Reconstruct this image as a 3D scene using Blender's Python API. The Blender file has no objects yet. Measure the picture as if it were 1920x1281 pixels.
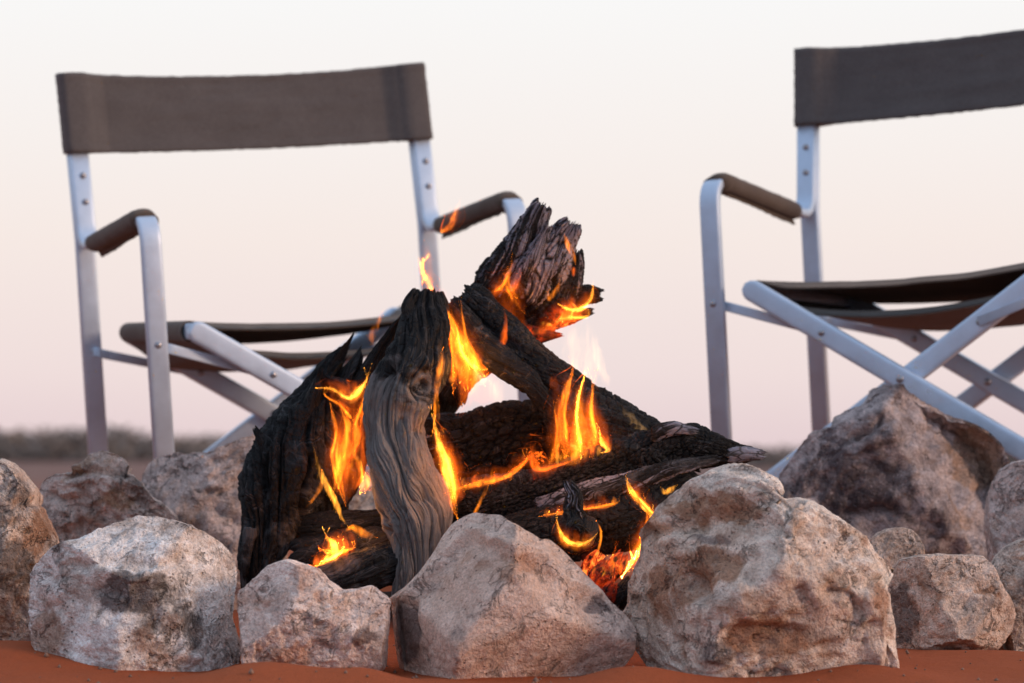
import bpy, bmesh, math, random
import numpy as np
from mathutils import Vector

SC = bpy.context.scene
COL = SC.collection
R_ = math.radians

# ------------------------------------------------------------------ camera, sky, sun, exposure
FPX, CAM_H, HORIZON = 5333.0, 0.25, 848.0          # focal length in photo pixels, eye height (m), horizon row
PITCH = math.atan((HORIZON - 640.5) / FPX)
cam = bpy.data.cameras.new('camera')
cam.lens = 100.0; cam.sensor_width = 36.0
cam.clip_start = 0.05; cam.clip_end = 9000
cam.dof.use_dof = True; cam.dof.focus_distance = 3.42; cam.dof.aperture_fstop = 5.6
cam_o = bpy.data.objects.new('camera', cam); COL.objects.link(cam_o)
cam_o.location = (0, 0, CAM_H); cam_o.rotation_euler = (R_(90) + PITCH, 0, 0)
SC.camera = cam_o

SUN_AZ, SUN_EL = R_(110), R_(16)                      # clockwise from the view direction; low in the sky
sun_dir = Vector((math.sin(SUN_AZ) * math.cos(SUN_EL), math.cos(SUN_AZ) * math.cos(SUN_EL), math.sin(SUN_EL)))
world = bpy.data.worlds.new('World'); SC.world = world; world.use_nodes = True
wn, wl = world.node_tree.nodes, world.node_tree.links
wn.clear()
tc = wn.new('ShaderNodeTexCoord')
sep = wn.new('ShaderNodeSeparateXYZ'); wl.new(tc.outputs['Generated'], sep.inputs[0])
def wramp(stops):
    r = wn.new('ShaderNodeValToRGB'); e = r.color_ramp.elements
    while len(e) > 1: e.remove(e[-1])
    e[0].position = stops[0][0]; e[0].color = (*stops[0][1], 1)
    for p, c in stops[1:]:
        k = e.new(p); k.color = (*c, 1)
    wl.new(sep.outputs['Z'], r.inputs[0]); return r
glow_side = wramp([(0.0, (0.78, 0.62, 0.64)), (0.028, (0.87, 0.73, 0.715)), (0.075, (0.925, 0.82, 0.775)), (0.11, (0.935, 0.875, 0.845)), (0.16, (0.945, 0.94, 0.935)),
                   (0.30, (0.80, 0.84, 0.90)), (1.0, (0.50, 0.62, 0.84))])
dusk_side = wramp([(0.0, (0.44, 0.40, 0.47)), (0.06, (0.48, 0.53, 0.65)), (0.15, (0.48, 0.58, 0.75)), (0.5, (0.50, 0.61, 0.81)), (1.0, (0.50, 0.62, 0.84))])
dt = wn.new('ShaderNodeVectorMath'); dt.operation = 'DOT_PRODUCT'
wl.new(tc.outputs['Generated'], dt.inputs[0]); dt.inputs[1].default_value = (math.sin(R_(20)), math.cos(R_(20)), 0)
mr = wn.new('ShaderNodeMapRange'); mr.interpolation_type = 'SMOOTHSTEP'
mr.inputs['From Min'].default_value = -0.75; mr.inputs['From Max'].default_value = 0.85
wl.new(dt.outputs['Value'], mr.inputs['Value'])
wm = wn.new('ShaderNodeMix'); wm.data_type = 'RGBA'
wl.new(mr.outputs[0], wm.inputs['Factor']); wl.new(dusk_side.outputs[0], wm.inputs['A']); wl.new(glow_side.outputs[0], wm.inputs['B'])
bg = wn.new('ShaderNodeBackground'); bg.inputs['Strength'].default_value = 1.0
wl.new(wm.outputs['Result'], bg.inputs['Color'])
wo = wn.new('ShaderNodeOutputWorld'); wl.new(bg.outputs[0], wo.inputs['Surface'])

sun = bpy.data.lights.new('sun', 'SUN'); sun.energy = 1.8; sun.angle = R_(14); sun.color = (1.0, 0.66, 0.46)
sun_o = bpy.data.objects.new('sun', sun); COL.objects.link(sun_o)
sun_o.rotation_euler = sun_dir.to_track_quat('Z', 'Y').to_euler()

SC.view_settings.view_transform = 'Standard'; SC.view_settings.look = 'None'
SC.view_settings.exposure = 0.0; SC.view_settings.gamma = 1.0
SC.render.engine = 'CYCLES'
SC.cycles.use_denoising = True
SC.cycles.transparent_max_bounces = 64; SC.cycles.volume_bounces = 0; SC.cycles.max_bounces = 5
SC.cycles.sample_clamp_indirect = 4.0
SC.cycles.volume_step_rate = 2.0; SC.cycles.volume_max_steps = 64

# ------------------------------------------------------------------ helpers
def at(px, py, d):
    """world point that lies d metres ahead, seen at a row and column of the photograph"""
    a = (px - 960.0) / FPX; b = (640.5 - py) / FPX
    ry = math.cos(PITCH) - b * math.sin(PITCH); rz = math.sin(PITCH) + b * math.cos(PITCH)
    t = d / ry
    return np.array([a * t, d, CAM_H + rz * t])

def tag(o, label=None, cat=None, group=None, kind=None):
    if label: o['label'] = label
    if cat: o['category'] = cat
    if group: o['group'] = group
    if kind: o['kind'] = kind
    return o

def empty(name, loc=(0, 0, 0), parent=None):
    o = bpy.data.objects.new(name, None); o.empty_display_size = 0.05
    COL.objects.link(o); o.location = loc; o.parent = parent
    return o

def mesh_obj(name, verts, faces, mat, parent=None, smooth=True, attrs=None, uv=None):
    me = bpy.data.meshes.new(name)
    v = np.asarray(verts, np.float32)
    if isinstance(faces, np.ndarray):
        n, k = faces.shape
        me.vertices.add(len(v)); me.vertices.foreach_set('co', v.ravel())
        me.loops.add(n * k); me.loops.foreach_set('vertex_index', faces.astype(np.int32).ravel())
        me.polygons.add(n); me.polygons.foreach_set('loop_start', (np.arange(n) * k).astype(np.int32))
        me.update(calc_edges=True); me.validate()
    else:
        me.from_pydata(v.tolist(), [], [list(map(int, f)) for f in faces]); me.update()
    if attrs:
        for an, (typ, arr) in attrs.items():
            at_ = me.attributes.new(an, typ, 'POINT')
            key = {'FLOAT': 'value', 'FLOAT_VECTOR': 'vector', 'FLOAT_COLOR': 'color'}[typ]
            at_.data.foreach_set(key, np.asarray(arr, np.float32).ravel())
    if smooth: me.polygons.foreach_set('use_smooth', np.ones(len(me.polygons), bool))
    if mat: me.materials.append(mat)
    o = bpy.data.objects.new(name, me); COL.objects.link(o); o.parent = parent
    return o

def grid_faces(nu, nv, wrap_u=False, base=0):
    """quads of a (nv rows) x (nu columns) grid"""
    iu = np.arange(nu if wrap_u else nu - 1); iv = np.arange(nv - 1)
    U, V = np.meshgrid(iu, iv); U2 = (U + 1) % nu
    return (np.stack([V * nu + U, V * nu + U2, (V + 1) * nu + U2, (V + 1) * nu + U], -1).reshape(-1, 4) + base)

# ---- vectorised noise
def _h(ix, iy, iz, seed):
    h = (ix.astype(np.int64) * 374761393 + iy.astype(np.int64) * 668265263 + iz.astype(np.int64) * 2147483647 * 3 + seed * 974711) & 0xffffffff
    h = ((h ^ (h >> 13)) * 1274126177) & 0xffffffff
    h = ((h ^ (h >> 16)) * 2246822519) & 0xffffffff
    return (h ^ (h >> 15)).astype(np.float64) / 4294967296.0

def noise(p, seed=0):
    i = np.floor(p).astype(np.int64); f = p - i; u = f * f * f * (f * (f * 6 - 15) + 10)
    r = 0
    for dx in (0, 1):
        wx = u[:, 0] if dx else 1 - u[:, 0]
        for dy in (0, 1):
            wy = u[:, 1] if dy else 1 - u[:, 1]
            for dz in (0, 1):
                wz = u[:, 2] if dz else 1 - u[:, 2]
                r = r + wx * wy * wz * _h(i[:, 0] + dx, i[:, 1] + dy, i[:, 2] + dz, seed)
    return r * 2 - 1

def fbm(p, octv=5, seed=0, gain=0.5, lac=2.03):
    a, s, t = 1.0, 0, 0
    for k in range(octv):
        s = s + a * noise(p, seed + k * 17); t += a; p = p * lac + 7.3; a *= gain
    return s / t

def ridged(p, octv=4, seed=0, gain=0.5):
    a, s, t = 1.0, 0, 0
    for k in range(octv):
        s = s + a * (1 - np.abs(noise(p, seed + k * 31)) * 2); t += a; p = p * 2.1 + 3.1; a *= gain
    return s / t

def worley(p, seed=0):
    i = np.floor(p).astype(np.int64)
    f1 = np.full(len(p), 9.0); f2 = np.full(len(p), 9.0); cid = np.zeros(len(p)); cv = np.zeros_like(p)
    for dx in (-1, 0, 1):
        for dy in (-1, 0, 1):
            for dz in (-1, 0, 1):
                c0, c1, c2 = i[:, 0] + dx, i[:, 1] + dy, i[:, 2] + dz
                v = np.stack([c0 + _h(c0, c1, c2, seed), c1 + _h(c0, c1, c2, seed + 1), c2 + _h(c0, c1, c2, seed + 2)], 1)
                q = p - v; d = np.sqrt((q * q).sum(1))
                near = d < f1
                f2 = np.where(near, f1, np.minimum(f2, d))
                cid = np.where(near, _h(c0, c1, c2, seed + 5), cid); cv = np.where(near[:, None], q, cv)
                f1 = np.where(near, d, f1)
    return f1, f2, cid, cv

def smooth(a, b, x):
    t = np.clip((x - a) / (b - a), 0, 1); return t * t * (3 - 2 * t)

def vnormals(v, f):
    n = np.zeros_like(v)
    a, b, c = v[f[:, 0]], v[f[:, 1]], v[f[:, 2]]
    fn = np.cross(b - a, c - a)
    if f.shape[1] == 4: fn = fn + np.cross(c - a, v[f[:, 3]] - a)
    for k in range(f.shape[1]): np.add.at(n, f[:, k], fn)
    return n / np.maximum(np.linalg.norm(n, axis=1, keepdims=True), 1e-12)

# ------------------------------------------------------------------ materials
def new_mat(name):
    m = bpy.data.materials.new(name); m.use_nodes = True
    nt = m.node_tree; nt.nodes.clear()
    out = nt.nodes.new('ShaderNodeOutputMaterial')
    bs = nt.nodes.new('ShaderNodeBsdfPrincipled'); nt.links.new(bs.outputs[0], out.inputs['Surface'])
    return m, nt, bs, out

class N:
    """tiny node-graph helper"""
    def __init__(s, nt): s.nt = nt
    def link(s, a, b): s.nt.links.new(a, b)
    def coord(s, kind='Object', scale=(1, 1, 1), attr=None):
        if attr:
            t = s.nt.nodes.new('ShaderNodeAttribute'); t.attribute_name = attr; o = t.outputs['Vector']
        else:
            t = s.nt.nodes.new('ShaderNodeTexCoord'); o = t.outputs[kind]
        m = s.nt.nodes.new('ShaderNodeMapping'); m.inputs['Scale'].default_value = scale; s.link(o, m.inputs[0])
        return m.outputs[0]
    def noise(s, vec, scale, detail=6, rough=0.55, dist=0.0):
        t = s.nt.nodes.new('ShaderNodeTexNoise'); t.inputs['Scale'].default_value = scale; t.inputs['Detail'].default_value = detail
        t.inputs['Roughness'].default_value = rough; t.inputs['Distortion'].default_value = dist; s.link(vec, t.inputs['Vector'])
        return t.outputs['Fac']
    def voro(s, vec, scale, feature='F1', rand=1.0):
        t = s.nt.nodes.new('ShaderNodeTexVoronoi'); t.feature = feature; t.inputs['Scale'].default_value = scale
        t.inputs['Randomness'].default_value = rand; s.link(vec, t.inputs['Vector']); return t.outputs['Distance']
    def ramp(s, fac, stops, interp='LINEAR'):
        r = s.nt.nodes.new('ShaderNodeValToRGB'); r.color_ramp.interpolation = interp; e = r.color_ramp.elements
        while len(e) > 1: e.remove(e[-1])
        def c4(c): return (c, c, c, 1) if not hasattr(c, '__len__') else (*c, 1)
        e[0].position = stops[0][0]; e[0].color = c4(stops[0][1])
        for p, c in stops[1:]: k = e.new(p); k.color = c4(c)
        s.link(fac, r.inputs[0]); return r.outputs[0]
    def mix(s, fac, a, b, mode='MIX'):
        m = s.nt.nodes.new('ShaderNodeMix'); m.data_type = 'RGBA'; m.blend_type = mode
        for sock, v in (('Factor', fac), ('A', a), ('B', b)):
            i = [k for k in m.inputs if k.name == sock and (sock != 'Factor' or k.type == 'VALUE') and (sock == 'Factor' or k.type == 'RGBA')][0]
            if isinstance(v, (int, float)): i.default_value = v
            elif isinstance(v, tuple): i.default_value = (*v, 1)
            else: s.link(v, i)
        return [k for k in m.outputs if k.type == 'RGBA'][0]
    def math(s, op, a, b=0.0, c=None):
        m = s.nt.nodes.new('ShaderNodeMath'); m.operation = op
        for i, v in enumerate((a, b) if c is None else (a, b, c)):
            if isinstance(v, (int, float)): m.inputs[i].default_value = v
            else: s.link(v, m.inputs[i])
        return m.outputs[0]
    def bump(s, h, strength, dist, prev=None):
        b = s.nt.nodes.new('ShaderNodeBump'); b.inputs['Strength'].default_value = strength; b.inputs['Distance'].default_value = dist
        s.link(h, b.inputs['Height'])
        if prev is not None: s.link(prev, b.inputs['Normal'])
        return b.outputs[0]

def mat_rock(name, pale, mid, dark, stain, dark_amt=0.5, stain_amt=0.5, seed=0.0, speck=0.5, crack_amt=0.0):
    m, nt, bs, _ = new_mat(name); g = N(nt)
    v = g.coord('Object'); v.node.inputs['Location'].default_value = (seed * 3.1, seed * 1.7, seed * 2.3)
    n1 = g.noise(v, 8, 6, 0.62, 0.5); n2 = g.noise(v, 26, 6, 0.72, 0.3); n3 = g.noise(v, 95, 5, 0.7); n4 = g.noise(v, 12, 6, 0.66, 0.9)
    n5 = g.noise(v, 330, 2, 0.7); n6 = g.noise(v, 17, 6, 0.62, 0.7)
    c = g.mix(g.ramp(n1, [(0.40, 0.0), (0.58, 1.0)]), mid, pale)
    c = g.mix(g.math('MULTIPLY', g.ramp(n2, [(0.42, 0.0), (0.60, 1.0)]), 0.5), c, pale)
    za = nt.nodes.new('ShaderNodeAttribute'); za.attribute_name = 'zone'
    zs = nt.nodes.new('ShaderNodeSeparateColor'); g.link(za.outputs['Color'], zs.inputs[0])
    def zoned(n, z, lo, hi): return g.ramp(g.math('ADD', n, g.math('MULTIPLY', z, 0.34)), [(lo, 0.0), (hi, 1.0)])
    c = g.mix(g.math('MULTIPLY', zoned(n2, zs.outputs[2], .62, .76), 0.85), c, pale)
    c = g.mix(g.math('MULTIPLY', zoned(n4, zs.outputs[0], 0.58 - 0.18 * dark_amt, 0.71 - 0.18 * dark_amt), 0.9), c, dark)
    c = g.mix(g.math('MULTIPLY', zoned(n6, zs.outputs[1], 0.60 - 0.18 * stain_amt, 0.75 - 0.18 * stain_amt), 0.8), c, stain)
    c = g.mix(g.math('MULTIPLY', g.ramp(n3, [(0.56, 0.0), (0.66, 1.0)]), 0.8 * speck), c, dark)
    c = g.mix(g.math('MULTIPLY', g.ramp(n3, [(0.34, 1.0), (0.44, 0.0)]), 0.7 * speck), c, pale)
    c = g.mix(min(.75, .35 + .5 * speck), c, g.mix(1.0, c, g.ramp(n5, [(0.3, 0.6), (0.7, 1.6)]), 'MULTIPLY'))
    c = g.mix(min(.75, .3 + .7 * speck), c, g.mix(1.0, c, g.ramp(n2, [(0.36, 0.75), (0.50, 1.12), (0.64, 1.45)]), 'MULTIPLY'))
    w1 = g.noise(v, 34, 5, 0.6, 0.8)
    fis = g.math('MULTIPLY', g.ramp(w1, [(0.478, 0.0), (0.5, 1.0), (0.522, 0.0)]), g.ramp(g.noise(v, 21, 3), [(0.48, 0.0), (0.60, 1.0)]))
    c = g.mix(g.math('MULTIPLY', fis, 0.5), c, tuple(x * 0.5 for x in dark))
    pit = g.ramp(g.voro(v, 150), [(0.10, 1.0), (0.24, 0.0)])
    pit = g.math('MULTIPLY', pit, g.ramp(g.noise(v, 40, 3), [(0.50, 0.0), (0.60, 1.0)]))
    c = g.mix(g.math('MULTIPLY', pit, 0.6), c, tuple(x * 0.6 for x in dark))
    # a few wandering cracks filled with dirt
    w = g.noise(v, 6.5, 2, 0.5, 1.0)
    crack = g.math('MULTIPLY', g.ramp(w, [(0.494, 0.0), (0.5, 1.0), (0.506, 0.0)]), g.ramp(g.noise(v, 9, 2), [(0.50, 0.0), (0.60, crack_amt)]))
    c = g.mix(g.math('MULTIPLY', crack, 0.75), c, tuple(x * 0.3 for x in dark))
    g.link(c, bs.inputs['Base Color']); bs.inputs['Roughness'].default_value = 0.92
    bs.inputs['Specular IOR Level'].default_value = 0.25
    hh = g.math('ADD', g.math('MULTIPLY', n2, 0.9), g.math('ADD', g.math('MULTIPLY', n3, 0.38), g.math('MULTIPLY', n5, 0.10)))
    b = g.bump(g.math('SUBTRACT', hh, g.math('ADD', g.math('MULTIPLY', crack, 0.35), g.math('ADD', g.math('MULTIPLY', fis, 0.22), g.math('MULTIPLY', pit, 0.22)))), 1.0, 0.016)
    g.link(b, bs.inputs['Normal'])
    return m

def mat_log(name, wood_a, wood_b, cell=(.45, 120)):
    """weathered grey wood, charcoal, ash and embers; the mesh carries how burnt each place is"""
    m, nt, bs, _ = new_mat(name); g = N(nt)
    gr = g.coord(attr='grain', scale=(1, 1, 0.045)); iso = g.coord(attr='grain')
    at_ = nt.nodes.new('ShaderNodeAttribute'); at_.attribute_name = 'burn'
    sp = nt.nodes.new('ShaderNodeSeparateColor'); g.link(at_.outputs['Color'], sp.inputs[0])
    char, ash, glow = sp.outputs[0], sp.outputs[1], sp.outputs[2]
    f1 = g.noise(gr, 190, 7, 0.68, 0.1); f2 = g.noise(gr, 620, 4, 0.7); n1 = g.noise(iso, 35, 6, 0.6); n2 = g.noise(iso, 140, 5, 0.65)
    wood = g.mix(g.ramp(f1, [(0.32, 0.0), (0.47, 0.8), (0.7, 1.0)]), wood_a, wood_b)
    wood = g.mix(g.math('MULTIPLY', g.ramp(f2, [(0.33, 1.0), (0.45, 0.0)]), 0.5), wood, tuple(x * 0.4 for x in wood_a))
    cm = g.math('ADD', char, g.math('MULTIPLY', g.math('SUBTRACT', n1, 0.5), 1.1))
    cmask = g.ramp(cm, [(0.42, 0.0), (0.58, 1.0)])
    coal = g.mix(g.ramp(n2, [(0.45, 0.0), (0.75, 1.0)]), (0.004, 0.0037, 0.004), (0.014, 0.013, 0.0135))
    c = g.mix(cmask, wood, coal)
    ck = g.voro(g.coord(attr='grain', scale=(1, 1, cell[0])), cell[1], 'DISTANCE_TO_EDGE')
    am = g.math('MULTIPLY', g.ramp(g.math('ADD', ash, g.math('MULTIPLY', g.math('SUBTRACT', g.noise(gr, 120, 6, 0.7), 0.5), 2.4)), [(0.45, 0.0), (0.62, 1.0)]), g.ramp(ck, [(0.02, 0.0), (0.10, 1.0)]))
    rimash = g.math('MULTIPLY', g.ramp(ck, [(0.015, 0.0), (0.05, 1.0), (0.11, 0.0)]), g.math('MULTIPLY', cmask, g.ramp(g.noise(iso, 45, 4), [(0.48, 0.0), (0.62, .8)])))
    c = g.mix(rimash, c, (0.085, 0.08, 0.083))
    c = g.mix(am, c, g.mix(n2, (0.17, 0.16, 0.19), (0.46, 0.44, 0.51)))
    g.link(c, bs.inputs['Base Color'])
    g.link(g.ramp(cmask, [(0.0, 0.85), (1.0, 0.55)]), bs.inputs['Roughness'])
    bs.inputs['Specular IOR Level'].default_value = 0.3
    # embers
    em = g.math('MULTIPLY', g.ramp(glow, [(0.30, 0.0), (0.95, 1.0)]), g.ramp(g.noise(iso, 110, 5, 0.65), [(0.40, 0.0), (0.62, 1.0)]))
    g.link(g.ramp(em, [(0.0, (0.5, 0.02, 0.002)), (0.5, (1.0, 0.08, 0.01)), (1.0, (1.0, 0.28, 0.04))]), bs.inputs['Emission Color'])
    g.link(g.math('MULTIPLY', em, 1.5), bs.inputs['Emission Strength'])
    b = g.bump(f1, 1.0, 0.008); b = g.bump(f2, 0.8, 0.002, b)
    b = g.bump(g.math('MULTIPLY', g.ramp(ck, [(0.0, 0.0), (0.08, 1.0)]), cmask), 0.6, 0.002, b); b = g.bump(n2, 0.4, 0.001, b)
    g.link(b, bs.inputs['Normal'])
    return m

def mat_sand():
    m, nt, bs, _ = new_mat('red_sand'); g = N(nt)
    v = g.coord('Object')
    n1 = g.noise(v, 2.2, 5); n2 = g.noise(v, 900, 3, 0.7); n3 = g.noise(v, 40, 5, 0.6); n4 = g.noise(v, 0.05, 4)
    c = g.mix(n1, (0.34, 0.080, 0.030), (0.43, 0.110, 0.042))
    c = g.mix(0.5, c, g.mix(1.0, c, g.ramp(n2, [(0.3, 0.55), (0.7, 1.4)]), 'MULTIPLY'))
    dv = nt.nodes.new('ShaderNodeVectorMath'); dv.operation = 'DISTANCE'; g.link(v, dv.inputs[0]); dv.inputs[1].default_value = (0, 3.7, 0)
    far = g.ramp(g.math('ADD', g.math('MULTIPLY', dv.outputs['Value'], .02), g.math('MULTIPLY', g.math('SUBTRACT', g.noise(v, 0.6, 5, .65), .5), .5)), [(.10, 0.0), (.34, 1.0)])
    c = g.mix(g.math('MULTIPLY', far, .85), c, (0.20, 0.135, 0.115))      # dry grass takes over from bare sand
    vm = nt.nodes.new('ShaderNodeVectorMath'); vm.operation = 'DISTANCE'
    g.link(g.coord('Object', (.62, 1, 0)), vm.inputs[0]); vm.inputs[1].default_value = (.62 * .0, 3.66, 0)
    soot = g.ramp(g.math('ADD', vm.outputs['Value'], g.math('MULTIPLY', g.math('SUBTRACT', g.noise(v, 16, 5, .65), .5), .16)), [(.14, .93), (.22, 0.0)])
    c = g.mix(soot, c, (.016, .014, .014))
    g.link(c, bs.inputs['Base Color']); bs.inputs['Roughness'].default_value = 0.95; bs.inputs['Specular IOR Level'].default_value = 0.15
    b = g.bump(n3, 0.45, 0.012); b = g.bump(n2, 0.9, 0.0016, b); g.link(b, bs.inputs['Normal'])
    return m

def mat_cloth(name, col, col2):
    m, nt, bs, _ = new_mat(name); g = N(nt)
    v = g.coord('Object')
    wx = nt.nodes.new('ShaderNodeTexWave'); wx.inputs['Scale'].default_value = 260; g.link(v, wx.inputs[0]); wx.inputs['Distortion'].default_value = 1.0
    wz = nt.nodes.new('ShaderNodeTexWave'); wz.bands_direction = 'Z'; wz.inputs['Scale'].default_value = 260; g.link(v, wz.inputs[0]); wz.inputs['Distortion'].default_value = 1.0
    n = g.noise(v, 18, 6, 0.6); n2 = g.noise(v, 300, 3)
    c = g.mix(g.ramp(n, [(0.3, 0.0), (0.7, 1.0)]), col, col2)
    c = g.mix(0.35, c, g.mix(1.0, c, g.ramp(n2, [(0.3, 0.6), (0.7, 1.4)]), 'MULTIPLY'))
    g.link(c, bs.inputs['Base Color']); bs.inputs['Roughness'].default_value = 0.95; bs.inputs['Specular IOR Level'].default_value = 0.1
    bs.inputs['Sheen Weight'].default_value = 0.15
    b = g.bump(g.math('ADD', wx.outputs['Fac'], wz.outputs['Fac']), 0.25, 0.0006); b = g.bump(n, 0.3, 0.006, b); g.link(b, bs.inputs['Normal'])
    return m

def mat_metal(name, col, rough=0.42, metallic=0.85):
    m, nt, bs, _ = new_mat(name); g = N(nt)
    v = g.coord('Object'); n = g.noise(v, 30, 7, 0.65); n2 = g.noise(g.coord('Object', (1, 1, 0.05)), 500, 3)
    c = g.mix(g.ramp(n, [(0.3, 0.0), (0.75, 1.0)]), tuple(x * 0.84 for x in col), col)
    g.link(c, bs.inputs['Base Color']); bs.inputs['Metallic'].default_value = metallic
    g.link(g.ramp(n, [(0.2, rough - 0.08), (0.8, rough + 0.12)]), bs.inputs['Roughness'])
    b = g.bump(n2, 0.12, 0.0004); b = g.bump(n, 0.1, 0.002, b); g.link(b, bs.inputs['Normal'])
    return m

def mat_flame(name, strength, col=(1.0, 0.27, 0.022), seed=0, streak=1.0):
    m = bpy.data.materials.new(name); m.use_nodes = True; nt = m.node_tree; nt.nodes.clear(); g = N(nt)
    out = nt.nodes.new('ShaderNodeOutputMaterial'); e = nt.nodes.new('ShaderNodeEmission')
    v = g.coord('Object', (1, 1, 0.22)); v.node.inputs['Location'].default_value = (seed * .37, seed * .11, 0)
    n = g.noise(v, 95, 3, 0.6, 0.6)
    k = g.ramp(n, [(0.34, 0.03), (0.47, 0.45), (0.66, 2.0)])
    e.inputs['Color'].default_value = (*col, 1); g.link(g.math('MULTIPLY', k, strength), e.inputs['Strength'])
    nt.links.new(e.outputs[0], out.inputs['Volume'])
    return m

SAND = mat_sand()
ALU = mat_metal('brushed_aluminium', (0.62, 0.745, 0.89), 0.46, 0.4)
STEEL = mat_metal('rivet_steel', (0.42, 0.42, 0.44), 0.35, 0.9)
CLOTH = mat_cloth('taupe_canvas', (0.112, 0.100, 0.096), (0.130, 0.117, 0.112))
THREAD = mat_cloth('pale_thread', (0.19, 0.165, 0.15), (0.22, 0.19, 0.17))
CLOTH2 = mat_cloth('brown_canvas', (0.100, 0.074, 0.057), (0.125, 0.096, 0.076))

# ------------------------------------------------------------------ ground
FEET = [(-.665, 4.691, .014), (-.511, 4.32, .001), (-.11, 4.918, .061), (.043, 4.548, .048),
        (.527, 4.765, .073), (.335, 4.413, .068), (1.054, 4.477, .101), (.862, 4.125, .097)]
FIRE_C = (-0.02, 3.72)
def ground_z(x, y):
    x = np.asarray(x, float); y = np.asarray(y, float)
    p = np.stack([x, y, np.zeros_like(x)], -1).reshape(-1, 3)
    far = smooth(5.5, 40.0, np.hypot(p[:, 0], p[:, 1] - 4))
    z = 0.010 * fbm(p * 2.6, 3, 3) + 0.004 * fbm(p * 9, 3, 8) + 0.35 * far * fbm(p * 0.05, 3, 21)
    w = np.zeros(len(p)); s = np.zeros(len(p))
    for fx, fy, fz in FEET:
        k = np.exp(-((p[:, 0] - fx) ** 2 + (p[:, 1] - fy) ** 2) / 0.16 ** 2); w += k; s += k * fz
    blend = np.clip(w * 1.3, 0, 1); blend = blend * blend * (3 - 2 * blend)
    z = z * (1 - blend) + blend * s / np.maximum(w, 1e-9)
    z += 0.075 * np.exp(-(((p[:, 0] - FIRE_C[0]) / 0.42) ** 2 + ((p[:, 1] - FIRE_C[1]) / 0.26) ** 2))
    for bx, by, bh, br in ((-.26, 3.10, .022, .07), (-.60, 3.30, .030, .13), (.135, 3.12, .024, .07), (-.16, 3.08, .016, .05), (.40, 3.16, .016, .08), (.62, 3.34, .016, .12)):
        z += bh * np.exp(-((p[:, 0] - bx) ** 2 + (p[:, 1] - by) ** 2) / br ** 2)
    return z.reshape(x.shape)

def axis(lo, hi, step, far):
    core = np.arange(lo, hi + step * .5, step); ext = []; s, t = step, 0.0
    while t < far: s *= 1.16; t += s; ext.append(t)
    ext = np.array(ext); return np.concatenate([lo - ext[::-1], core, hi + ext])
gx = axis(-1.0, 1.0, 0.010, 4000); gy = axis(2.8, 5.0, 0.010, 4000)
GX, GY = np.meshgrid(gx, gy)
ground = mesh_obj('ground', np.stack([GX, GY, ground_z(GX, GY)], -1).reshape(-1, 3), grid_faces(len(gx), len(gy)), SAND)
tag(ground, 'red desert sand reaching to the horizon', None, None, 'structure')

# loose grit on the sand round the stones
gr_ = np.random.default_rng(77); gv, gf = [], []
for k in range(420):
    x = gr_.uniform(-.75, .80); y = gr_.uniform(2.85, 3.55); r = gr_.uniform(.0008, .0030) * (1 + (gr_.random() < .06) * 1.6)
    c = np.array([x, y, float(ground_z(x, y)) + r * .3]); o8 = np.array([(1, 0, 0), (0, 1, 0), (-1, 0, 0), (0, -1, 0), (0, 0, 1), (0, 0, -1)], float)
    gv.append(c + o8 * r * gr_.uniform(.6, 1.3, (6, 3))); gf.append(np.array([(0, 1, 4), (1, 2, 4), (2, 3, 4), (3, 0, 4), (1, 0, 5), (2, 1, 5), (3, 2, 5), (0, 3, 5)]) + 6 * k)
m_, nt_g, bs_g, _o = new_mat('grit'); gg = N(nt_g)
gg.link(gg.mix(gg.noise(gg.coord('Object'), 90, 2), (0.05, 0.03, 0.025), (0.42, 0.24, 0.16)), bs_g.inputs['Base Color']); bs_g.inputs['Roughness'].default_value = .9
tag(mesh_obj('gravel', np.concatenate(gv), np.concatenate(gf), m_), 'fine grit strewn on the red sand before the stones', None, None, 'stuff')

# distant scrub: a low dark line along the horizon
def build_scrub(name, clumps, seed):
    rng = np.random.default_rng(seed); V = []; F = []
    cnt = 0
    for (x, y, rx, h) in clumps:
        n = int(220 * max(0.5, rx))
        u = rng.normal(size=(n, 3)); u /= np.linalg.norm(u, axis=1, keepdims=True); u *= rng.random((n, 1)) ** 0.35
        c = np.stack([x + u[:, 0] * rx, y + u[:, 1] * rx, float(ground_z(x, y)) + h * 0.5 + u[:, 2] * h * 0.5], 1)
        s = 0.05 + 0.07 * rng.random(n)
        a = rng.normal(size=(n, 3)); a /= np.linalg.norm(a, axis=1, keepdims=True)
        b = np.cross(a, rng.normal(size=(n, 3))); b /= np.linalg.norm(b, axis=1, keepdims=True)
        q = np.stack([c + a * s[:, None], c + b * s[:, None] * .5, c - a * s[:, None], c - b * s[:, None] * .5], 1)
        V.append(q.reshape(-1, 3)); F.append(np.arange(n * 4).reshape(-1, 4) + cnt); cnt += n * 4
    m, nt, bs, _ = new_mat(name + '_leaves'); g = N(nt)
    nz = g.noise(g.coord('Object'), 0.6, 4)
    g.link(g.mix(nz, (0.13, 0.115, 0.10), (0.25, 0.205, 0.175)), bs.inputs['Base Color']); bs.inputs['Roughness'].default_value = 0.9
    return mesh_obj(name, np.concatenate(V), np.concatenate(F), m, smooth=False)
rng = np.random.default_rng(5)
cl = []
for k in range(230):
    y = rng.uniform(48, 95); x = rng.uniform(-0.55, 0.55) * y * 0.62
    cl.append((x, y, rng.uniform(0.7, 1.9), rng.uniform(0.22, 0.56) * (1.0 + 0.5 * (x < -3))))
scrub = build_scrub('scrub', cl, 1)
tag(scrub, 'low dark line of desert scrub along the far horizon', None, None, 'stuff')

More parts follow.
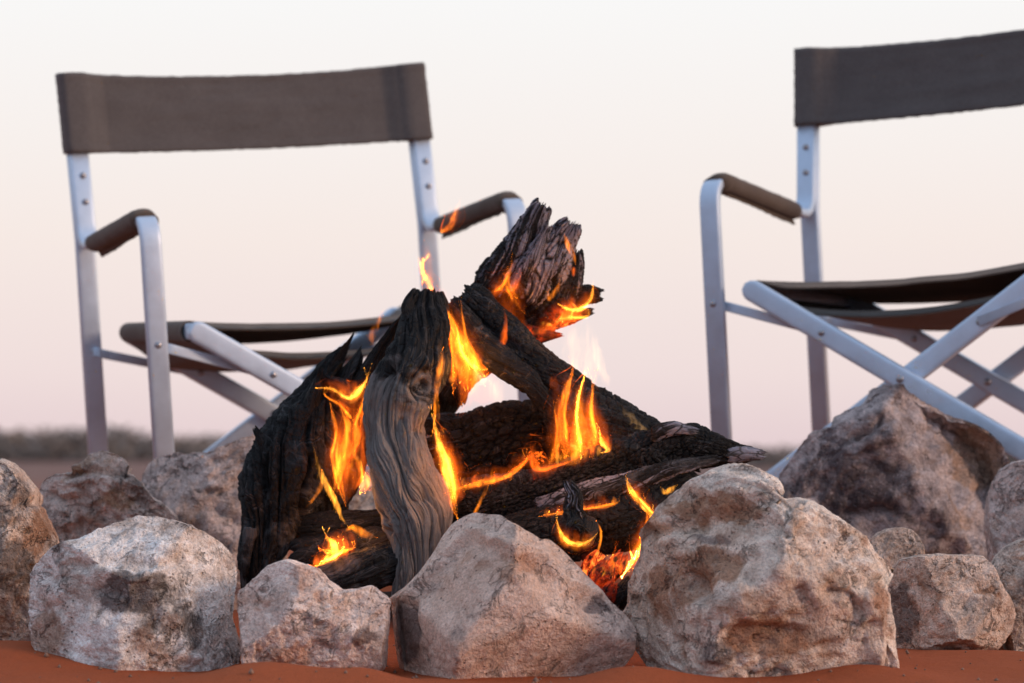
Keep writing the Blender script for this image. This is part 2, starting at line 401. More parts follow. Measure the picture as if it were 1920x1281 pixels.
# ------------------------------------------------------------------ rocks of the fire ring
_bm = bmesh.new(); bmesh.ops.create_icosphere(_bm, subdivisions=6, radius=1.0)
ICO_V = np.array([v.co[:] for v in _bm.verts]); ICO_F = np.array([[v.index for v in f.verts] for f in _bm.faces]); _bm.free()
_bm = bmesh.new(); bmesh.ops.create_icosphere(_bm, subdivisions=4, radius=1.0)
ICO4_V = np.array([v.co[:] for v in _bm.verts]); ICO4_F = np.array([[v.index for v in f.verts] for f in _bm.faces]); _bm.free()

def polar_radius(poly, c, n=720):
    """distance from c to the outline in n directions (the outline is star-shaped about c)"""
    P = np.asarray(poly, float) - c; Q = np.roll(P, -1, 0); out = np.zeros(n)
    th = np.arange(n) / n * 2 * np.pi - np.pi
    dx, dy = np.cos(th), np.sin(th)
    for (ax, ay), (bx, by) in zip(P, Q):
        ex, ey = bx - ax, by - ay
        det = dx * (-ey) + dy * ex
        with np.errstate(divide='ignore', invalid='ignore'):
            t = (ax * (-ey) + ay * ex) / det; u = (dx * ay - dy * ax) / det
        ok = (np.abs(det) > 1e-9) & (t > 0) & (u >= -1e-6) & (u <= 1 + 1e-6)
        out = np.where(ok, np.maximum(out, np.where(ok, t, 0)), out)
    bad = out <= 0
    if bad.any(): out[bad] = out[~bad].mean()
    k = np.array([1, 2, 3, 2, 1.]); k /= k.sum()
    return np.convolve(np.concatenate([out[-2:], out, out[:2]]), k, 'valid')

def rock(label, poly, d, depth, mat, seed, planes=(), rough=1.0, square=0.8, centre=None, small=False, pits=0.0, ledge=1.0, marks=(), dents=(), zones=(), facets=16, cut=1.0):
    """outline in photo pixels at distance d; depth = half thickness along the view (m)"""
    poly = np.asarray(poly, float)
    c = np.array(centre, float) if centre else (poly.min(0) + poly.max(0)) / 2
    rr = polar_radius(poly, c)
    V0, F0 = (ICO4_V, ICO4_F) if small else (ICO_V, ICO_F)
    dx, dn, du = V0[:, 0], -V0[:, 1], V0[:, 2]
    th = np.arctan2(-du, dx)
    r = np.interp((th + np.pi) / (2 * np.pi) * 720, np.arange(721), np.append(rr, rr[0])) * d / FPX
    lat = np.sqrt(dx ** 2 + du ** 2); e = lat ** square
    p = np.stack([np.cos(th) * r * e, -np.sin(th) * r * e, np.sign(dn) * np.abs(dn) ** 0.85 * depth], 1)   # right, up, towards viewer
    S = float(np.mean(rr)) * d / FPX
    for nx, nu, nn, off in planes:
        n = np.array([nx, nu, nn], float); n /= np.linalg.norm(n)
        lim = (off * S - p[:, 0] * n[0] - p[:, 1] * n[1]) / max(n[2], .2)     # the cut face, as a limit on depth
        over = p[:, 2] - lim
        p[:, 2] -= np.where(over > 0, np.minimum(over, p[:, 2] + depth * .75), 0) * .96 * (dn > -.35)
    rg = np.random.default_rng(seed)
    n0 = vnormals(p, F0)
    if n0[dn > .5][:, 2].mean() < 0: n0 = -n0
    cand = np.nonzero((dn > .18) & (n0[:, 2] > .22))[0]
    for k in range(0 if small else facets):                 # broken faces: planes cut a little into the body
        i = cand[rg.integers(len(cand))]; n = n0[i]; off = p[i] @ n - rg.uniform(.025, .075) * S * cut
        lim = (off - p[:, 0] * n[0] - p[:, 1] * n[1]) / n[2]; over = p[:, 2] - lim
        p[:, 2] -= np.where(over > 0, np.minimum(over, p[:, 2] + depth * .75), 0) * (dn > -.35)
    q = p / S
    nrm = vnormals(p, F0)
    if nrm[dn > .5][:, 2].mean() < 0: nrm = -nrm
    rim = 1.0 - 0.75 * smooth(0.70, 1.0, lat)             # keep the traced outline
    w = q + 0.22 * np.stack([fbm(q * 2, 3, seed + 3), fbm(q * 2, 3, seed + 4), fbm(q * 2, 3, seed + 5)], 1)
    h = 0.045 * fbm(q * 1.6, 3, seed)
    for fr, am in ((1.9, .045), (4.3, .040), (9.0, .022)):               # chipped facets
        f1, f2, cid, cv = worley(w * fr, seed + int(fr * 10))
        rd = np.stack([np.cos(cid * 57), np.sin(cid * 91), np.cos(cid * 133)], 1)
        h += am * ((rd * cv).sum(1) * smooth(0.0, 0.10, f2 - f1) + .35 * (cid - .5)) * ledge
    t = fbm(w * 2.1, 4, seed + 40) * 4.0                    # ledges
    st = np.floor(t) + smooth(0.44, 0.56, t - np.floor(t)); h += 0.032 * (st - t * 0.6) * ledge
    h *= rim
    h += 0.036 * (ridged(q * 4.2, 6, seed + 60, 0.66) - 0.2) * (0.35 + 0.65 * rim)
    h += 0.034 * fbm(q * 11, 6, seed + 80, 0.72)
    crk = np.abs(noise(w * 2.0 + 5, seed + 95)); h -= 0.045 * smooth(0.020, 0.0, crk) * smooth(0.05, 0.25, noise(q * 2, seed + 96))
    edge = 1.0
    if pits:
        g1, g2, gi, gv = worley(w * 5.5, seed + 120)
        h -= pits * 0.10 * smooth(0.42, 0.12, g1) * (gi > 0.45)
        g1, g2, gi, gv = worley(w * 13, seed + 130)
        h -= pits * 0.035 * smooth(0.40, 0.10, g1) * (gi > 0.4)
    X = c[0] + p[:, 0] * FPX / d; Y = c[1] - p[:, 1] * FPX / d
    wob = 9 * fbm(q * 5, 4, seed + 140, .6); wob2 = 9 * fbm(q * 5, 4, seed + 150, .6)
    front = smooth(-.1, .2, dn)
    for line, wd, dp in marks:                              # long fractures
        L = np.asarray(line, float); best = np.full(len(X), 1e9)
        for (ax, ay), (bx, by) in zip(L, L[1:]):
            ex, ey = bx - ax, by - ay; tt = np.clip(((X + wob - ax) * ex + (Y + wob2 - ay) * ey) / (ex * ex + ey * ey), 0, 1)
            best = np.minimum(best, np.hypot(X + wob - ax - ex * tt, Y + wob2 - ay - ey * tt))
        h -= dp * np.exp(-(best / wd) ** 2) * front / rough
    for cx, cy, rx, ry, dp in dents:                        # hollows (or lumps when negative)
        rr_ = np.hypot((X + wob * 1.4 - cx) / rx, (Y + wob2 * 1.4 - cy) / ry); h -= dp * smooth(1.0, .45, rr_) * front / rough
    zone = np.zeros((len(X), 4)); zone[:, 3] = 1
    for cx, cy, rx, ry, ch, am in zones:                    # stains plus painted light and shade: dark (0), rust tone (1), pale (2)
        wz = 2.6 * wob; rr_ = np.hypot((X + wz - cx) / rx, (Y + 2.6 * wob2 - cy) / ry)
        zone[:, ch] = np.maximum(zone[:, ch], am * smooth(1.1, .6, rr_))
    p = p + nrm * (h * S * rough * edge)[:, None]
    o = at(c[0], c[1], d)
    world_v = np.stack([p[:, 0], -p[:, 2], p[:, 1]], 1)
    ob = mesh_obj('rock', world_v, F0, mat, attrs={'zone': ('FLOAT_COLOR', zone)})
    ob.location = o
    return tag(ob, label, 'rock', 'rocks ringing the campfire')

# palettes
CREAM, TAN, GREY, RUST = (0.52, 0.44, 0.38), (0.36, 0.27, 0.215), (0.15, 0.125, 0.115), (0.24, 0.115, 0.062)
M_R4 = mat_rock('white_limestone', (0.82, 0.76, 0.71), (0.58, 0.48, 0.415), (0.12, 0.102, 0.094), (0.36, 0.215, 0.145), 0.2, 0.2, 1.0, 0.45)
M_R5 = mat_rock('pink_limestone', (0.85, 0.69, 0.60), (0.68, 0.485, 0.39), (0.21, 0.14, 0.12), (0.45, 0.23, 0.145), 0.0, 0.3, 2.0, 0.4)
M_R6 = mat_rock('tan_limestone', (0.75, 0.555, 0.45), (0.66, 0.445, 0.34), (0.24, 0.18, 0.16), (0.46, 0.25, 0.16), 0.0, 0.15, 3.3, 0.25)
M_R7 = mat_rock('stained_limestone', (0.82, 0.68, 0.57), (0.62, 0.455, 0.35), (0.24, 0.185, 0.16), (0.34, 0.155, 0.078), 0.1, 0.3, 4.2, 0.4)
M_R8 = mat_rock('dark_dolomite', (0.46, 0.38, 0.36), (0.235, 0.188, 0.182), (0.092, 0.075, 0.080), (0.33, 0.21, 0.14), 0.25, 0.0, 5.5, 0.7)
M_R2 = mat_rock('mauve_limestone', (0.66, 0.53, 0.465), (0.47, 0.355, 0.305), (0.17, 0.132, 0.115), (0.38, 0.225, 0.13), 0.2, 0.2, 6.1, 0.45)
M_R3 = mat_rock('brown_limestone', (0.60, 0.48, 0.43), (0.46, 0.35, 0.31), (0.19, 0.147, 0.13), (0.35, 0.22, 0.15), 0.1, 0.15, 7.7, 0.45)
M_R11 = mat_rock('ochre_limestone', (0.68, 0.52, 0.42), (0.50, 0.35, 0.265), (0.16, 0.115, 0.098), (0.35, 0.17, 0.09), 0.2, 0.3, 8.4, 0.5)
M_R1 = mat_rock('cream_limestone', (0.67, 0.545, 0.455), (0.45, 0.335, 0.27), (0.14, 0.108, 0.094), (0.31, 0.165, 0.095), 0.35, 0.4, 9.4, 0.5)

rock('cream and brown rock cut off by the left edge of the picture', [(0, 862), (15, 866), (35, 882), (50, 902), (63, 915), (67, 930), (62, 945), (75, 955), (90, 985), (102, 1012), (103, 1030), (90, 1060),
     (85, 1110), (80, 1170), (65, 1235), (-110, 1240), (-150, 1080), (-110, 940), (-50, 880)], 3.52, .13, M_R1, 3, [(-.2, .35, 1, .8), (.7, .1, .7, .80), (.2, -.4, 1, .9)], centre=(-20, 1050), zones=[(40, 1060, 45, 60, 0, .8), (10, 900, 30, 30, 2, .9), (80, 990, 30, 40, 1, .7)], marks=[([(0, 960), (60, 940)], 8, .08)])
rock('mauve rock with a pale knob on top, in front of the chair leg', [(68, 930), (75, 905), (85, 895), (110, 890), (135, 888), (135, 874), (150, 870), (170, 853), (190, 846), (215, 853), (230, 862), (240, 878), (236, 887), (262, 905),
     (285, 935), (310, 955), (328, 972), (330, 990), (310, 1030), (280, 1090), (260, 1160), (130, 1170), (80, 1100), (66, 990)], 3.86, .11, M_R2, 14, [(.3, .5, .8, .68), (-.5, .1, .85, .72), (.1, -.3, 1, .75)], 1.1, centre=(190, 985), facets=24, cut=1.5, marks=[([(130, 890), (180, 885), (240, 890)], 7, .10), ([(100, 930), (140, 945), (150, 1000)], 8, .10)], zones=[(145, 875, 14, 12, 1, 1), (220, 940, 40, 30, 1, .6)])
rock('broad brown rock behind the tilted grey log, under the chair', [(258, 905), (265, 885), (275, 868), (290, 858), (310, 853), (330, 848), (345, 853), (360, 848), (380, 850), (400, 845), (430, 832), (455, 821), (475, 817), (500, 828),
     (530, 870), (545, 950), (535, 1050), (500, 1140), (380, 1160), (280, 1110), (255, 1000)], 4.02, .12, M_R3, 27, [(-.35, .4, .85, .68), (.35, .15, .9, .72), (0, -.3, 1, .78)], 1.0, centre=(400, 990), facets=24, cut=1.5, marks=[([(400, 945), (420, 965), (440, 975)], 5, .10), ([(325, 985), (370, 995)], 12, .1)])
rock('large round whitish rock with a dark grey hollow in its face', [(57, 1120), (60, 1078), (66, 1063), (86, 1040), (116, 1016), (150, 1010), (176, 999), (210, 984), (255, 968), (297, 970), (330, 979), (376, 998), (406, 1018), (428, 1044),
     (437, 1078), (434, 1119), (431, 1160), (447, 1209), (447, 1245), (405, 1285), (263, 1300), (165, 1285), (72, 1225), (57, 1165)], 3.28, .135, M_R4, 41, [(-.45, .05, .85, .80), (.30, -.12, .92, .80), (.02, .80, .62, .74), (.8, .25, .55, .80)], 0.7, centre=(250, 1140), dents=[(262, 1118, 105, 56, .09)], marks=[([(150, 1058), (220, 1048), (300, 1056), (345, 1045)], 9, .07), ([(310, 1150), (300, 1190), (297, 1260)], 3.5, .05)],
     zones=[(262, 1108, 95, 48, 0, .85), (330, 1180, 70, 60, 0, .5), (100, 1180, 40, 50, 1, .6), (330, 1200, 80, 60, 1, .45), (220, 1020, 120, 40, 2, .9), (240, 1190, 40, 30, 2, .8)])
rock('small pale pink rock between the whitish rock and the pointed rock', [(447, 1112), (477, 1085), (500, 1063), (537, 1049), (563, 1057), (597, 1069), (616, 1090), (640, 1108), (666, 1106), (696, 1099), (715, 1113), (732, 1127),
     (728, 1175), (724, 1250), (690, 1285), (600, 1300), (510, 1285), (455, 1245), (453, 1190), (448, 1140)], 3.24, .10, M_R5, 52, [(-.4, .35, .8, .82), (.35, .3, .85, .80), (0, -.25, 1, .88)], 0.8, centre=(590, 1180), zones=[(690, 1190, 30, 20, 0, .7), (540, 1230, 60, 25, 1, .7), (560, 1090, 60, 30, 2, .7)], dents=[(660, 1140, 40, 18, .06)])
rock('pointed tan rock with a broad flat face, in the middle of the front', [(728, 1130), (757, 1105), (785, 1075), (810, 1040), (830, 1005), (848, 984), (870, 972), (890, 964), (915, 967), (940, 967), (950, 977), (975, 989), (1000, 1004), (1015, 1014),
     (1030, 1011), (1050, 1029), (1075, 1054), (1100, 1080), (1125, 1104), (1145, 1128), (1170, 1150), (1192, 1180), (1190, 1225), (1160, 1262), (1110, 1290), (1040, 1310), (900, 1320), (800, 1310), (745, 1270), (732, 1190)], 3.22, .145, M_R6, 66,
     [(.02, .14, 1, .50), (-.60, .56, .55, .69), (.54, .56, .60, .66), (-.95, -.1, .42, .84), (.3, -.6, .9, .74)], 0.30, 0.7, centre=(950, 1150), ledge=1.0, marks=[([(905, 1060), (980, 1045), (1010, 1060)], 10, .03), ([(736, 1130), (782, 1100), (835, 1040), (882, 996), (958, 1022), (1015, 1040), (1055, 1088), (1124, 1114)], 9, -.055), ([(775, 1130), (800, 1108), (850, 1052), (888, 1022), (955, 1046), (1005, 1064), (1045, 1108), (1110, 1134)], 12, .035), ([(770, 1140), (782, 1200), (775, 1260)], 8, .05)],
     zones=[(760, 1190, 28, 70, 0, .8), (1120, 1130, 22, 22, 0, .8), (950, 1060, 100, 25, 1, .5), (1010, 1240, 60, 40, 1, .5), (800, 1060, 60, 30, 2, .8), (950, 995, 90, 20, 2, .9), (1080, 1090, 60, 30, 2, .8)])  # shade painted on the left facet, top light along the rim; stains elsewhere
rock('biggest cream rock with rusty stains and pits, lower right', [(1181, 1119), (1185, 1093), (1203, 1044), (1207, 995), (1218, 977), (1241, 950), (1275, 920), (1303, 901), (1333, 884), (1374, 872), (1404, 872), (1430, 884), (1457, 900), (1467, 916),
     (1473, 938), (1490, 934), (1505, 932), (1524, 940), (1562, 964), (1599, 988), (1626, 1014), (1641, 1040), (1683, 1074), (1661, 1097), (1663, 1127), (1672, 1168), (1674, 1209), (1679, 1251), (1675, 1285), (1640, 1280), (1600, 1275),
     (1545, 1290), (1400, 1305), (1290, 1295), (1225, 1265), (1190, 1215), (1180, 1160)], 3.24, .155, M_R7, 78, [(-.45, .45, .75, .92), (.45, .40, .78, .92), (.15, -.35, .95, .92), (-.9, 0, .5, .92)], 0.8, 0.75, centre=(1430, 1095), pits=0.8, facets=16, cut=0.9, dents=[(1300, 1090, 34, 42, .15), (1400, 1185, 90, 36, .07), (1560, 1090, 60, 26, .06), (1360, 915, 90, 32, -.06)],
     marks=[([(1210, 1000), (1290, 985), (1380, 960), (1440, 935), (1470, 938)], 11, .10), ([(1640, 1090), (1650, 1150), (1655, 1220)], 8, .10), ([(1250, 1060), (1330, 1035), (1380, 1050)], 8, .06), ([(1520, 1100), (1575, 1110), (1590, 1140)], 8, .07)],
     zones=[(1320, 1060, 60, 45, 1, .9), (1420, 1190, 90, 45, 1, .9), (1360, 955, 110, 22, 1, .9), (1640, 1130, 30, 60, 1, .6), (1330, 1005, 40, 14, 0, .8), (1370, 900, 90, 35, 2, 1), (1500, 980, 90, 50, 2, .7), (1340, 1210, 40, 30, 0, .5), (1255, 1120, 40, 70, 1, .6)])  # rusty stains; the pale zones on top are skylight painted in
rock('large dark grey-purple boulder in front of the cropped chair', [(1463, 895), (1480, 870), (1495, 850), (1510, 828), (1530, 810), (1565, 800), (1570, 785), (1595, 770), (1625, 760), (1640, 744), (1650, 729), (1680, 721), (1700, 719), (1720, 734), (1750, 754),
     (1780, 764), (1800, 779), (1830, 784), (1860, 795), (1885, 810), (1906, 830), (1918, 855), (1915, 890), (1905, 960), (1890, 1080), (1800, 1160), (1600, 1165), (1490, 1100), (1450, 980)], 4.02, .17, M_R8, 91,
     [(-.42, .30, .85, .62), (.72, .42, .55, .66), (-.15, .62, .75, .70), (.1, -.3, .95, .74)], 0.9, centre=(1690, 930), facets=22, cut=1.2, marks=[([(1600, 820), (1640, 800), (1650, 790)], 8, .14), ([(1580, 965), (1640, 960), (1680, 955)], 7, .09), ([(1700, 740), (1745, 830), (1790, 900), (1825, 1000)], 9, .05)],
     zones=[(1850, 860, 60, 70, 1, .9), (1720, 770, 110, 35, 2, .8), (1600, 900, 120, 70, 0, .5), (1800, 960, 40, 60, 1, .4), (1740, 960, 40, 25, 2, .8)])  # low warm light painted on the right facet, shade on the left, light on top
rock('mauve-grey rock at the right edge, beside the dark boulder', [(1850, 985), (1855, 940), (1865, 905), (1880, 880), (1900, 867), (1930, 860), (1980, 880), (2010, 960), (2000, 1080), (1960, 1160), (1900, 1160), (1862, 1080)], 3.84, .09, M_R3, 103, [(-.5, .3, .8, .8), (.3, .1, 1, .9)], 0.9)
rock('small rounded pale lump tucked between the cream rock and dark boulder', [(1633, 1012), (1645, 1000), (1665, 992), (1690, 990), (1708, 993), (1722, 1005), (1731, 1025), (1733, 1055), (1728, 1120), (1690, 1160), (1650, 1150), (1636, 1070)], 3.70, .05, M_R11, 115, [(-.1, .4, 1, .85)], 0.7)
rock('rounded ochre rock with a blunt right end on the sand', [(1668, 1075), (1690, 1050), (1720, 1043), (1760, 1039), (1800, 1041), (1840, 1043), (1860, 1060), (1872, 1090), (1891, 1120), (1901, 1150), (1896, 1175), (1878, 1200), (1850, 1232),
     (1780, 1242), (1700, 1240), (1660, 1210), (1650, 1150), (1656, 1100)], 3.52, .10, M_R11, 127, [(-.7, .2, .7, .82), (.15, .55, .8, .82), (.7, .1, .75, .95)], 0.75, zones=[(1690, 1150, 30, 60, 0, .8), (1840, 1110, 30, 20, 1, .7), (1760, 1130, 30, 40, 2, .6)], dents=[(1780, 1130, 30, 25, .06), (1840, 1100, 30, 14, .06)])  # the rust tone on the right bulge is painted warm sidelight
rock('grey-brown rock cropped by the right edge, low on the sand', [(1853, 1075), (1870, 1045), (1890, 1026), (1920, 1012), (1970, 1008), (2020, 1060), (2020, 1200), (1960, 1240), (1890, 1235), (1880, 1180), (1885, 1130)], 3.56, .10, M_R1, 139, [(-.5, .4, .8, .82), (.3, -.1, 1, .85)], 1.0)
rock('pale rock on the far side of the fire, seen between the logs', [(600, 985), (625, 945), (650, 908), (690, 882), (740, 872), (785, 900), (800, 990), (790, 1080), (620, 1080)], 4.22, .09, M_R1, 151, [(0, .4, 1, .8)], 0.9, zones=[(690, 920, 80, 40, 2, 1)])
rock('tiny dark pebble lying on the sand at the right edge', [(1908, 1192), (1914, 1185), (1924, 1184), (1932, 1190), (1930, 1200), (1916, 1202)], 3.62, .008, M_R8, 163, small=True, rough=1.2)

# ------------------------------------------------------------------ burning logs
def spline(pts, n):
    """Catmull-Rom through rows of values, resampled evenly"""
    P = np.asarray(pts, float); P = np.vstack([2 * P[0] - P[1], P, 2 * P[-1] - P[-2]])
    t = np.linspace(0, len(P) - 3 - 1e-9, n); i = t.astype(int); f = (t - i)[:, None]
    a, b, c, d = P[i], P[i + 1], P[i + 2], P[i + 3]
    return 0.5 * (2 * b + (c - a) * f + (2 * a - 5 * b + 4 * c - d) * f ** 2 + (3 * b - a - 3 * c + d) * f ** 3)

EMBERS = [((870, 660), 3.72, .050), ((1085, 845), 3.62, .040), ((1130, 1090), 3.50, .055), ((1040, 600), 3.78, .025), ((1060, 605), 3.76, .03), ((1000, 625), 3.74, .025),
          ((845, 800), 3.66, .030), ((850, 880), 3.66, .022), ((1010, 905), 3.60, .022), ((890, 720), 3.74, .03), ((1150, 935), 3.50, .02)]
EMB = [(at(*p, d), r) for p, d, r in EMBERS]

def log(name, path, mat, seed, char=(0, 0), ash=(0, 0), flat=0.85, groove=0.13, lump=0.16, jag=(0.3, 0.3), n=(200, 260), parent=None, twist=0.6, cells=0.0, glow=1.0, grooves=1.0, knots=()):
    """path rows: photo x, photo y, distance, radius (photo px). char/ash: how burnt at start and end"""
    rows = np.array([[*at(px, py, d), r * d / FPX] for px, py, d, r in path])
    nt_, ns = n
    sp = spline(rows, ns); C, Rr = sp[:, :3], np.maximum(sp[:, 3], 1e-3)
    T = np.gradient(C, axis=0); T /= np.linalg.norm(T, axis=1, keepdims=True)
    view = np.array([0, 1, 0.0]); A = np.cross(T, view); A /= np.linalg.norm(A, axis=1, keepdims=True); B = np.cross(T, A)
    s = np.concatenate([[0], np.cumsum(np.linalg.norm(np.diff(C, axis=0), axis=1))])
    th = np.arange(nt_) / nt_ * 2 * np.pi
    S, TH = np.meshgrid(s, th, indexing='ij'); RR = np.repeat(Rr[:, None], nt_, 1); R0 = Rr.mean()
    q = np.stack([np.cos(TH), np.sin(TH), S / R0], -1).reshape(-1, 3)
    tw = TH.ravel() + twist * S.ravel() / R0 * 0.25 + 0.42 * fbm(q * np.array([.8, .8, .35]), 2, seed)
    kh = np.zeros(S.size)
    if knots:
        dirs = A[:, None] * np.cos(TH)[..., None] + B[:, None] * np.sin(TH)[..., None]
        P0 = C[:, None] + dirs * RR[..., None]
        f_ = P0[..., 1] * math.cos(PITCH) + (P0[..., 2] - CAM_H) * math.sin(PITCH); u_ = -P0[..., 1] * math.sin(PITCH) + (P0[..., 2] - CAM_H) * math.cos(PITCH)
        PX, PY = 960 + FPX * P0[..., 0] / f_, 640.5 - FPX * u_ / f_
        for kx, ky, ka in knots:                            # grain flows round a knot
            e = np.hypot(PX - kx, PY - ky) + 1e6 * (dirs[..., 1] > -.15); i0, j0 = np.unravel_index(e.argmin(), e.shape)
            a = ka * path[0][2] / FPX
            dth = (TH - th[j0] + np.pi) % (2 * np.pi) - np.pi; X_ = dth * RR; Y_ = (S - s[i0]) / 1.25
            r2 = (X_ ** 2 + Y_ ** 2) / a ** 2
            tw = tw - (dth * (1.25 / (r2 + .45)) * np.exp(-r2 / 9)).ravel()
            rr_ = np.sqrt(r2).ravel() + .12 * noise(q * 3, seed + 77)
            kh += .13 * np.exp(-((rr_ - 1.25) / .42) ** 2) - .30 * np.exp(-(rr_ / .7) ** 2) + .05 * np.sin(rr_ * 13) * np.exp(-(rr_ / 1.1) ** 2)
    g = np.stack([np.cos(tw), np.sin(tw), S.ravel() / R0], 1)
    h = kh + lump * fbm(q * np.array([1.2, 1.2, .8]), 4, seed + 5)
    gr = g * np.array([2.3, 2.3, 0.16]) * np.array([grooves, grooves, 1])
    rd = 1 - np.abs(noise(gr, seed + 9)) * 2.2
    h -= groove * 1.35 * np.clip(rd, 0, 1) ** 6
    rd2 = 1 - np.abs(noise(gr * np.array([2.7, 2.7, 1.9]) + 3, seed + 12)) * 2.2
    h -= groove * 0.6 * np.clip(rd2, 0, 1) ** 4
    h += groove * 0.30 * fbm(gr * np.array([6, 6, 5.]), 4, seed + 15, 0.65)
    h += 0.035 * fbm(q * np.array([4, 4, 3.]), 5, seed + 19, 0.62)
    if cells:
        f1, f2, ci, cv = worley(g * np.array([4.2, 4.2, 3.2]) + 0.2 * fbm(q * 4, 2, seed + 33)[:, None], seed + 31)
        h += cells * (smooth(0.0, 0.22, f2 - f1) - 0.7 + 0.4 * (ci - .5))
    rad = (RR.ravel() * (1 + h)).reshape(ns, nt_)
    # ends: taper to a broken, splintered edge
    k = S / s[-1]; L = s[-1]
    e0 = np.clip(S / (R0 * 0.35), 0, 1); e1 = np.clip((L - S) / (R0 * 0.35), 0, 1)
    rad *= np.sqrt(np.clip(1 - (1 - e0) ** 2 * 0.35, 0, 1)) * np.sqrt(np.clip(1 - (1 - e1) ** 2 * 0.35, 0, 1))
    thn = np.stack([np.cos(th) * 3.2, np.sin(th) * 3.2, np.zeros(nt_)], 1)
    j = 0.6 * ridged(thn, 4, seed + 50, 0.7) + 0.4 * noise(thn * 2.6, seed + 51)
    j2 = 0.6 * ridged(thn, 4, seed + 60, 0.7) + 0.4 * noise(thn * 2.6, seed + 61)
    w0 = np.clip(1 - S / (R0 * 2.2), 0, 1) ** 1.5; w1 = np.clip(1 - (L - S) / (R0 * 2.2), 0, 1) ** 1.5
    slide = -w0 * j[None] * jag[0] * R0 * 1.6 + w1 * j2[None] * jag[1] * R0 * 1.6
    P = C[:, None] + A[:, None] * (np.cos(TH) * rad)[..., None] + B[:, None] * (np.sin(TH) * rad * flat)[..., None] + T[:, None] * slide[..., None]
    verts = P.reshape(-1, 3)
    faces = grid_faces(nt_, ns, True)
    # sunken rough caps
    cap = []; base = len(verts)
    for (row, sgn, sd) in ((0, -1, 70), (ns - 1, 1, 80)):
        ring = P[row]; ctr = ring.mean(0)
        m = 6; rings = []
        for a in range(1, m + 1):
            f = 1 - a / m
            rg = ctr + (ring - ctr) * f
            nz = noise(rg * 260, seed + sd) * R0 * 0.12 - R0 * 0.22 * math.sin(min(1, a / 2) * math.pi / 2)
            rings.append(rg + T[row] * (sgn * nz)[:, None])
        cap.append((row, np.concatenate(rings), m))
    allv = [verts]; allf = [faces]; gra = [np.stack([np.cos(tw) * R0, np.sin(tw) * R0, S.ravel()], 1)]
    kk = [k.ravel()]
    for row, rv, m in cap:
        ids = np.concatenate([np.arange(nt_) + row * nt_, np.arange(nt_ * m) + base]).reshape(m + 1, nt_)
        U = np.arange(nt_); U2 = (U + 1) % nt_
        for a in range(m):
            allf.append(np.stack([ids[a][U], ids[a][U2], ids[a + 1][U2], ids[a + 1][U]], 1) if row else np.stack([ids[a + 1][U], ids[a + 1][U2], ids[a][U2], ids[a][U]], 1))
        allv.append(rv); base += len(rv)
        gra.append(np.stack([rv[:, 0] * 1.0, rv[:, 1] * 1.0, rv[:, 2] * 14], 1)); kk.append(np.full(len(rv), 0.0 if row == 0 else 1.0))
    v = np.concatenate(allv); kk = np.concatenate(kk)
    ch = char[0] + (char[1] - char[0]) * kk; as_ = ash[0] + (ash[1] - ash[0]) * kk
    gl = np.zeros(len(v))
    for c, r in EMB: gl = np.maximum(gl, np.exp(-((v - c) ** 2).sum(1) / r ** 2))
    burn = np.stack([np.clip(ch + gl * 0.6, -1, 2), as_, gl * glow, np.ones(len(v))], 1)
    o0 = rows[0, :3] if parent is None else np.array(parent.location)
    ob = mesh_obj(name, v - o0, np.concatenate(allf), mat, parent, attrs={'grain': ('FLOAT_VECTOR', np.concatenate(gra)), 'burn': ('FLOAT_COLOR', burn)})
    if parent is None: ob.location = o0
    return ob

W_GREY = mat_log('weathered_grey_wood', (0.062, 0.054, 0.050), (0.225, 0.207, 0.197))
W_DARK = mat_log('weathered_dark_wood', (0.030, 0.027, 0.026), (0.125, 0.119, 0.120))
W_RED = mat_log('split_brown_wood', (0.040, 0.024, 0.019), (0.16, 0.125, 0.125), cell=(.13, 170))
GRP = 'logs burning in the campfire'

o = log('log', [(640, 690, 3.74, 26), (612, 735, 3.735, 52), (575, 815, 3.72, 70), (530, 905, 3.70, 78), (505, 985, 3.69, 62), (487, 1050, 3.68, 38), (478, 1105, 3.68, 22)], W_DARK, 7, char=(0.75, 0.55), jag=(1.3, .8), groove=.24, lump=.26, n=(260, 300), twist=1.3, cells=.03)
tag(o, 'dark grey fissured log leaning at the left of the fire', 'log', GRP)
sp = log('splinter', [(575, 790, 3.70, 18), (590, 740, 3.70, 14), (600, 700, 3.70, 4)], W_DARK, 8, char=(.6, .8), jag=(.2, 1.2), n=(60, 70), parent=o)
sp = log('splinter', [(505, 850, 3.68, 14), (490, 825, 3.68, 10), (480, 808, 3.68, 5)], W_DARK, 9, char=(.6, .8), jag=(.2, 1.0), n=(50, 50), parent=o)
sp = log('splinter', [(470, 990, 3.66, 14), (462, 1040, 3.66, 10), (460, 1078, 3.66, 5)], W_DARK, 10, char=(.4, .7), jag=(.2, 1.0), n=(50, 60), parent=o)

o = log('log', [(804, 550, 3.63, 40), (798, 600, 3.625, 47), (788, 665, 3.61, 58), (752, 740, 3.60, 66), (742, 815, 3.59, 60), (758, 895, 3.575, 62), (786, 975, 3.56, 64), (782, 1050, 3.55, 44), (764, 1125, 3.54, 28)], W_GREY, 23, char=(0.95, -0.55), jag=(.12, .4), groove=.24, lump=.20, n=(260, 380), twist=.5, knots=[(792, 726, 30)])
tag(o, 'thick upright grey log with a knot, standing in the middle of the fire', 'log', GRP)
sp = log('splinter', [(775, 600, 3.61, 22), (766, 575, 3.61, 14), (775, 553, 3.61, 8)], W_GREY, 25, char=(.8, 1), jag=(.2, .9), n=(60, 50), parent=o)

